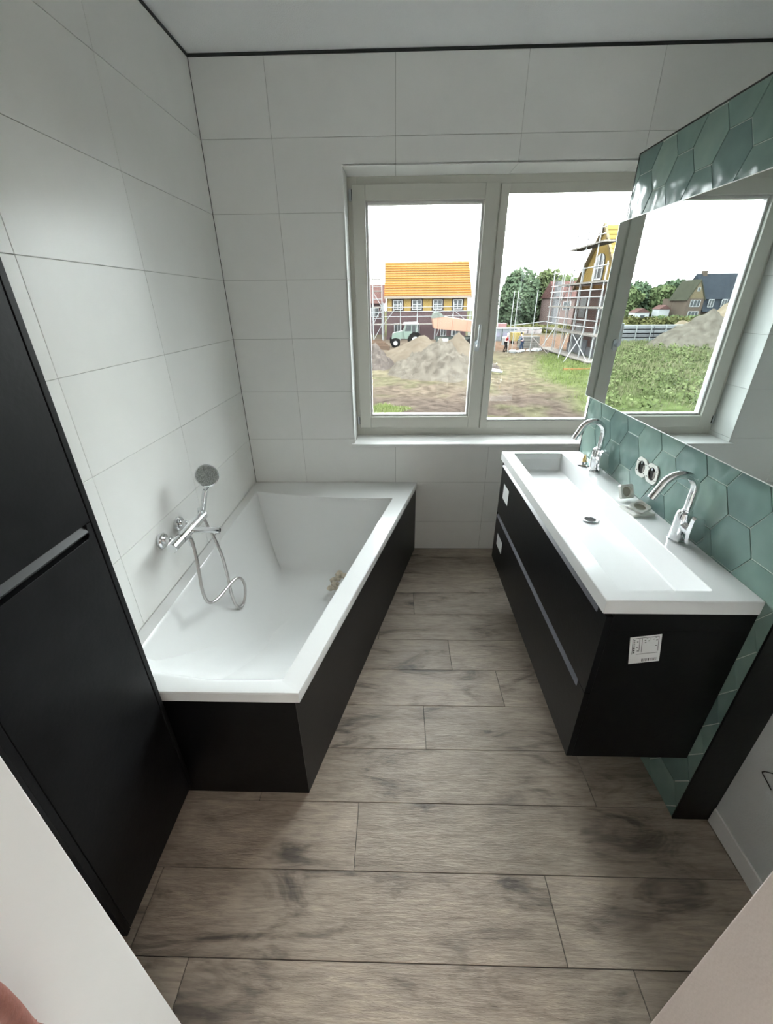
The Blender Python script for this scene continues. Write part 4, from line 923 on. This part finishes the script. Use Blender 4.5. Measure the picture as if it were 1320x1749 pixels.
def person(label, x, y, face, lean, jacket, trousers, hatm):
    p = thing('person', label, 'person', (x, y, GZ)); cf, sf = math.cos(face), math.sin(face)
    def P(f, s, z): return (x+f*cf-s*sf, y+f*sf+s*cf, GZ+z)
    pel, che, nk, hd_ = P(0, 0, .93), P(lean*.35, 0, 1.28), P(lean*.5, 0, 1.46), P(lean*.6+.03, 0, 1.62)
    shl, shr = P(lean*.45, .19, 1.40), P(lean*.45, -.19, 1.40)
    ell, elr = P(lean*.45+.12, .24, 1.14), P(lean*.45+.10, -.24, 1.14); hal, har = P(lean*.45+.36, .16, 1.02), P(lean*.45+.34, -.16, .98)
    hpl, hpr = P(0, .10, .88), P(0, -.10, .88); knl, knr = P(.16, .12, .50), P(-.02, -.12, .49); anl, anr = P(.10, .13, .09), P(-.16, -.13, .09); tol, tor = P(.26, .14, .035), P(.0, -.14, .035)
    V = [pel, che, nk, hd_, shl, ell, hal, shr, elr, har, hpl, knl, anl, tol, hpr, knr, anr, tor, P(lean*.6+.14, 0, 1.60), P(lean*.6+.03, 0, 1.72)]
    E = [(0, 1), (1, 2), (2, 3), (1, 4), (4, 5), (5, 6), (1, 7), (7, 8), (8, 9), (0, 10), (10, 11), (11, 12), (12, 13), (0, 14), (14, 15), (15, 16), (16, 17), (3, 18), (3, 19)]
    R_ = [.13, .14, .055, .095, .06, .045, .04, .06, .045, .04, .085, .06, .045, .04, .085, .06, .045, .04, .03, .07]
    skinned('body', V, E, R_, M_skin, p)
    skinned('jacket', [che, P(lean*.1, 0, .98), P(lean*.5, 0, 1.43), shl, ell, hal, shr, elr, har], [(0, 1), (0, 2), (0, 3), (3, 4), (4, 5), (0, 6), (6, 7), (7, 8)], [.175, .17, .085, .09, .07, .052, .09, .07, .052], jacket, p)
    skinned('trousers', [pel, hpl, knl, anl, hpr, knr, anr], [(0, 1), (1, 2), (2, 3), (0, 4), (4, 5), (5, 6)], [.155, .105, .08, .065, .105, .08, .065], trousers, p)
    for a, t in ((anl, tol), (anr, tor)): MB().ball(((a[0]+t[0])/2, (a[1]+t[1])/2, GZ+.07), (.13, .10, .07), 10, 6).build('boot', M_tyre, p, smooth=60)
    hc = P(lean*.6+.03, 0, 1.67); MB().lathe(hc, (0, 0, 1), [(0, .135), (.01, .135), (.04, .118), (.09, .085), (.115, .03)], 16).build('helmet', hatm, p, smooth=60)
    return p
person('worker in a red jacket, dark trousers and white helmet, standing on the soil', 11.9, 42.9, -.15, .22, mat('red_jacket', (.50, .045, .055), .7, var=.1), mat('dark_trousers', (.045, .04, .04), .8), M_whp)
person('worker in pale blue bending beside the board stack', 13.75, 43.6, PI*.9, .25, mat('pale_blue_shirt', (.26, .32, .42), .8, var=.1), mat('blue_trousers', (.09, .13, .22), .8), mat('dark_cap', (.05, .06, .07), .8))

# ---- what only the mirror shows: slab stack and the far houses
ss = thing('slab_stack', 'long stack of pale concrete slabs at the field edge, seen in the mirror', 'slabs', (-29, 53.5, GZ))
for k in range(4):
    for i in range(3): B(-24.0-4.4*(i+1)+.06, -24.0-4.4*i, 53.0+.1*k, 55.4, GZ+.10+.46*k, GZ+.44+.46*k).build('slab', M_slab if k != 1 else M_conc, ss)
for i in range(8): B(-24.4-1.75*i, -24.3-1.75*i, 52.85, 52.97, GZ, GZ+1.95).build('upright', M_stl, ss)
def farhouse():
    f = thing('gabled_cottage', 'old houses with dark blue roof and ochre gables, seen in the mirror', 'house', (-69, 108, GZ))
    B(-78, -62.6, 105, 114, GZ-.1, 1.8).build('brick_wall', M_br3, f)
    MB().prism([(104.5, 1.6), (109.5, 6.9), (114.5, 1.6)], 'x', -78, -66.2).build('roof', M_roofd, f)
    MB().prism([(103.6, -.9), (105.0, 1.9), (105.2, 1.7), (105.2, -.9)], 'x', -72.4, -66.2).build('lower_roof', M_roofd, f)
    for x0, x1, zt, mm in ((-66.3, -62.2, 5.6, M_mossy), (-77.5, -72.6, 6.0, M_roofr)):
        xm = (x0+x1)/2
        MB().prism([(x0+.2, 1.8), (xm, zt-.25), (x1-.2, 1.8)], 'y', 104.0, 104.3).build('gable', M_cream, f)
        MB().box(x0+.2, x1-.2, 104.02, 105, GZ, 1.8).build('bay_wall', M_br3, f)
        MB().prism([(x0-.1, 1.4), (xm, zt), (x1+.1, 1.4), (x1-.15, 1.4), (xm, zt-.3), (x0+.15, 1.4)], 'y', 103.85, 111).build('gable_roof', mm, f)
        site_window(f, xm-1.1, xm+1.1, .1, 1.5, 104.0, 3, 1); site_window(f, xm-1.3, xm+1.0, GZ+.7, GZ+2.2, 104.0, 3, 1); site_window(f, xm-.3, xm+.3, 3.2, 4.0, 103.98, 1, 1)
    for x in (-68.3, -71.2): site_window(f, x, x+1.2, .0, 1.6, 103.9, 2, 1)
    site_window(f, -70.2, -68.2, GZ+.4, GZ+1.8, 104.0, 3, 1)
    B(-68.4, -67.5, 109, 110, 6.0, 7.5).build('chimney', M_br3, f)
    return f
farhouse()
for i, (x, y, w_, h_, lab) in enumerate([(-46, 112, 5.5, 1.7, 'long low white shed at the left below the far trees in the mirror'), (-54.5, 110, 3.4, 1.9, 'white van-sized shed in the middle below the far trees in the mirror'), (-59.0, 108, 2.4, 2.6, 'narrow pale cabin next to the dark-roofed houses in the mirror')]):
    t = thing('shed', lab, 'shed', (x, y, GZ)); B(x-w_, x, y, y+3, GZ, GZ+h_).build('wall', M_wht, t); MB().prism([(x-w_-.2, GZ+h_), (x-w_/2, GZ+h_+.9), (x+.2, GZ+h_)], 'y', y-.2, y+3.2).build('roof', M_roofr, t); B(x-w_*.7, x-w_*.4, y-.04, y, GZ+.5, GZ+1.3).build('window', M_win, t)

SITE_DIM = 1.0
# ================================================================== the photographer's hand at the lower left
D0 = Vector((.5515, -2.463, .925))
hn = thing('hand', 'reddish hand at the lower left corner, only the edge of a finger in view', 'hand', (D0.x, D0.y, D0.z))
def rel(p): return tuple(D0 + Vector(p))
Vh = [rel(p) for p in [(-.030, 0, -.10), (-.005, 0, -.06), (.016, 0, -.010), (.0195, .002, .045), (.0205, .003, .085), (.020, .002, .125), (.0195, 0, .150),
      (-.005, 0, -.004), (-.0045, .002, .055), (-.005, .002, .100), (-.0055, 0, .160), (-.027, 0, -.010), (-.0285, 0, .045), (-.029, 0, .085), (-.0295, -.001, .140),
      (-.047, 0, -.022), (-.051, 0, .022), (-.053, 0, .052), (-.055, -.002, .088), (.002, -.012, -.085), (.016, -.026, -.050), (.018, -.034, -.020), (.016, -.038, .004), (-.030, -.004, -.17), (-.034, -.03, -.28)]]
Eh = [(0, 1), (1, 2), (2, 3), (3, 4), (4, 5), (5, 6), (1, 7), (7, 8), (8, 9), (9, 10), (0, 11), (11, 12), (12, 13), (13, 14), (0, 15), (15, 16), (16, 17), (17, 18), (0, 19), (19, 20), (20, 21), (21, 22), (0, 23), (23, 24)]
Rh = [.026, .020, .0112, .0108, .0102, .0095, .0065, .0108, .0106, .0100, .0065, .0105, .0100, .0095, .0062, .0092, .0088, .0082, .0055, .016, .0122, .0112, .0075, .026, .032]
skinned('fingers', Vh, Eh, Rh, M_skin, hn, 2)
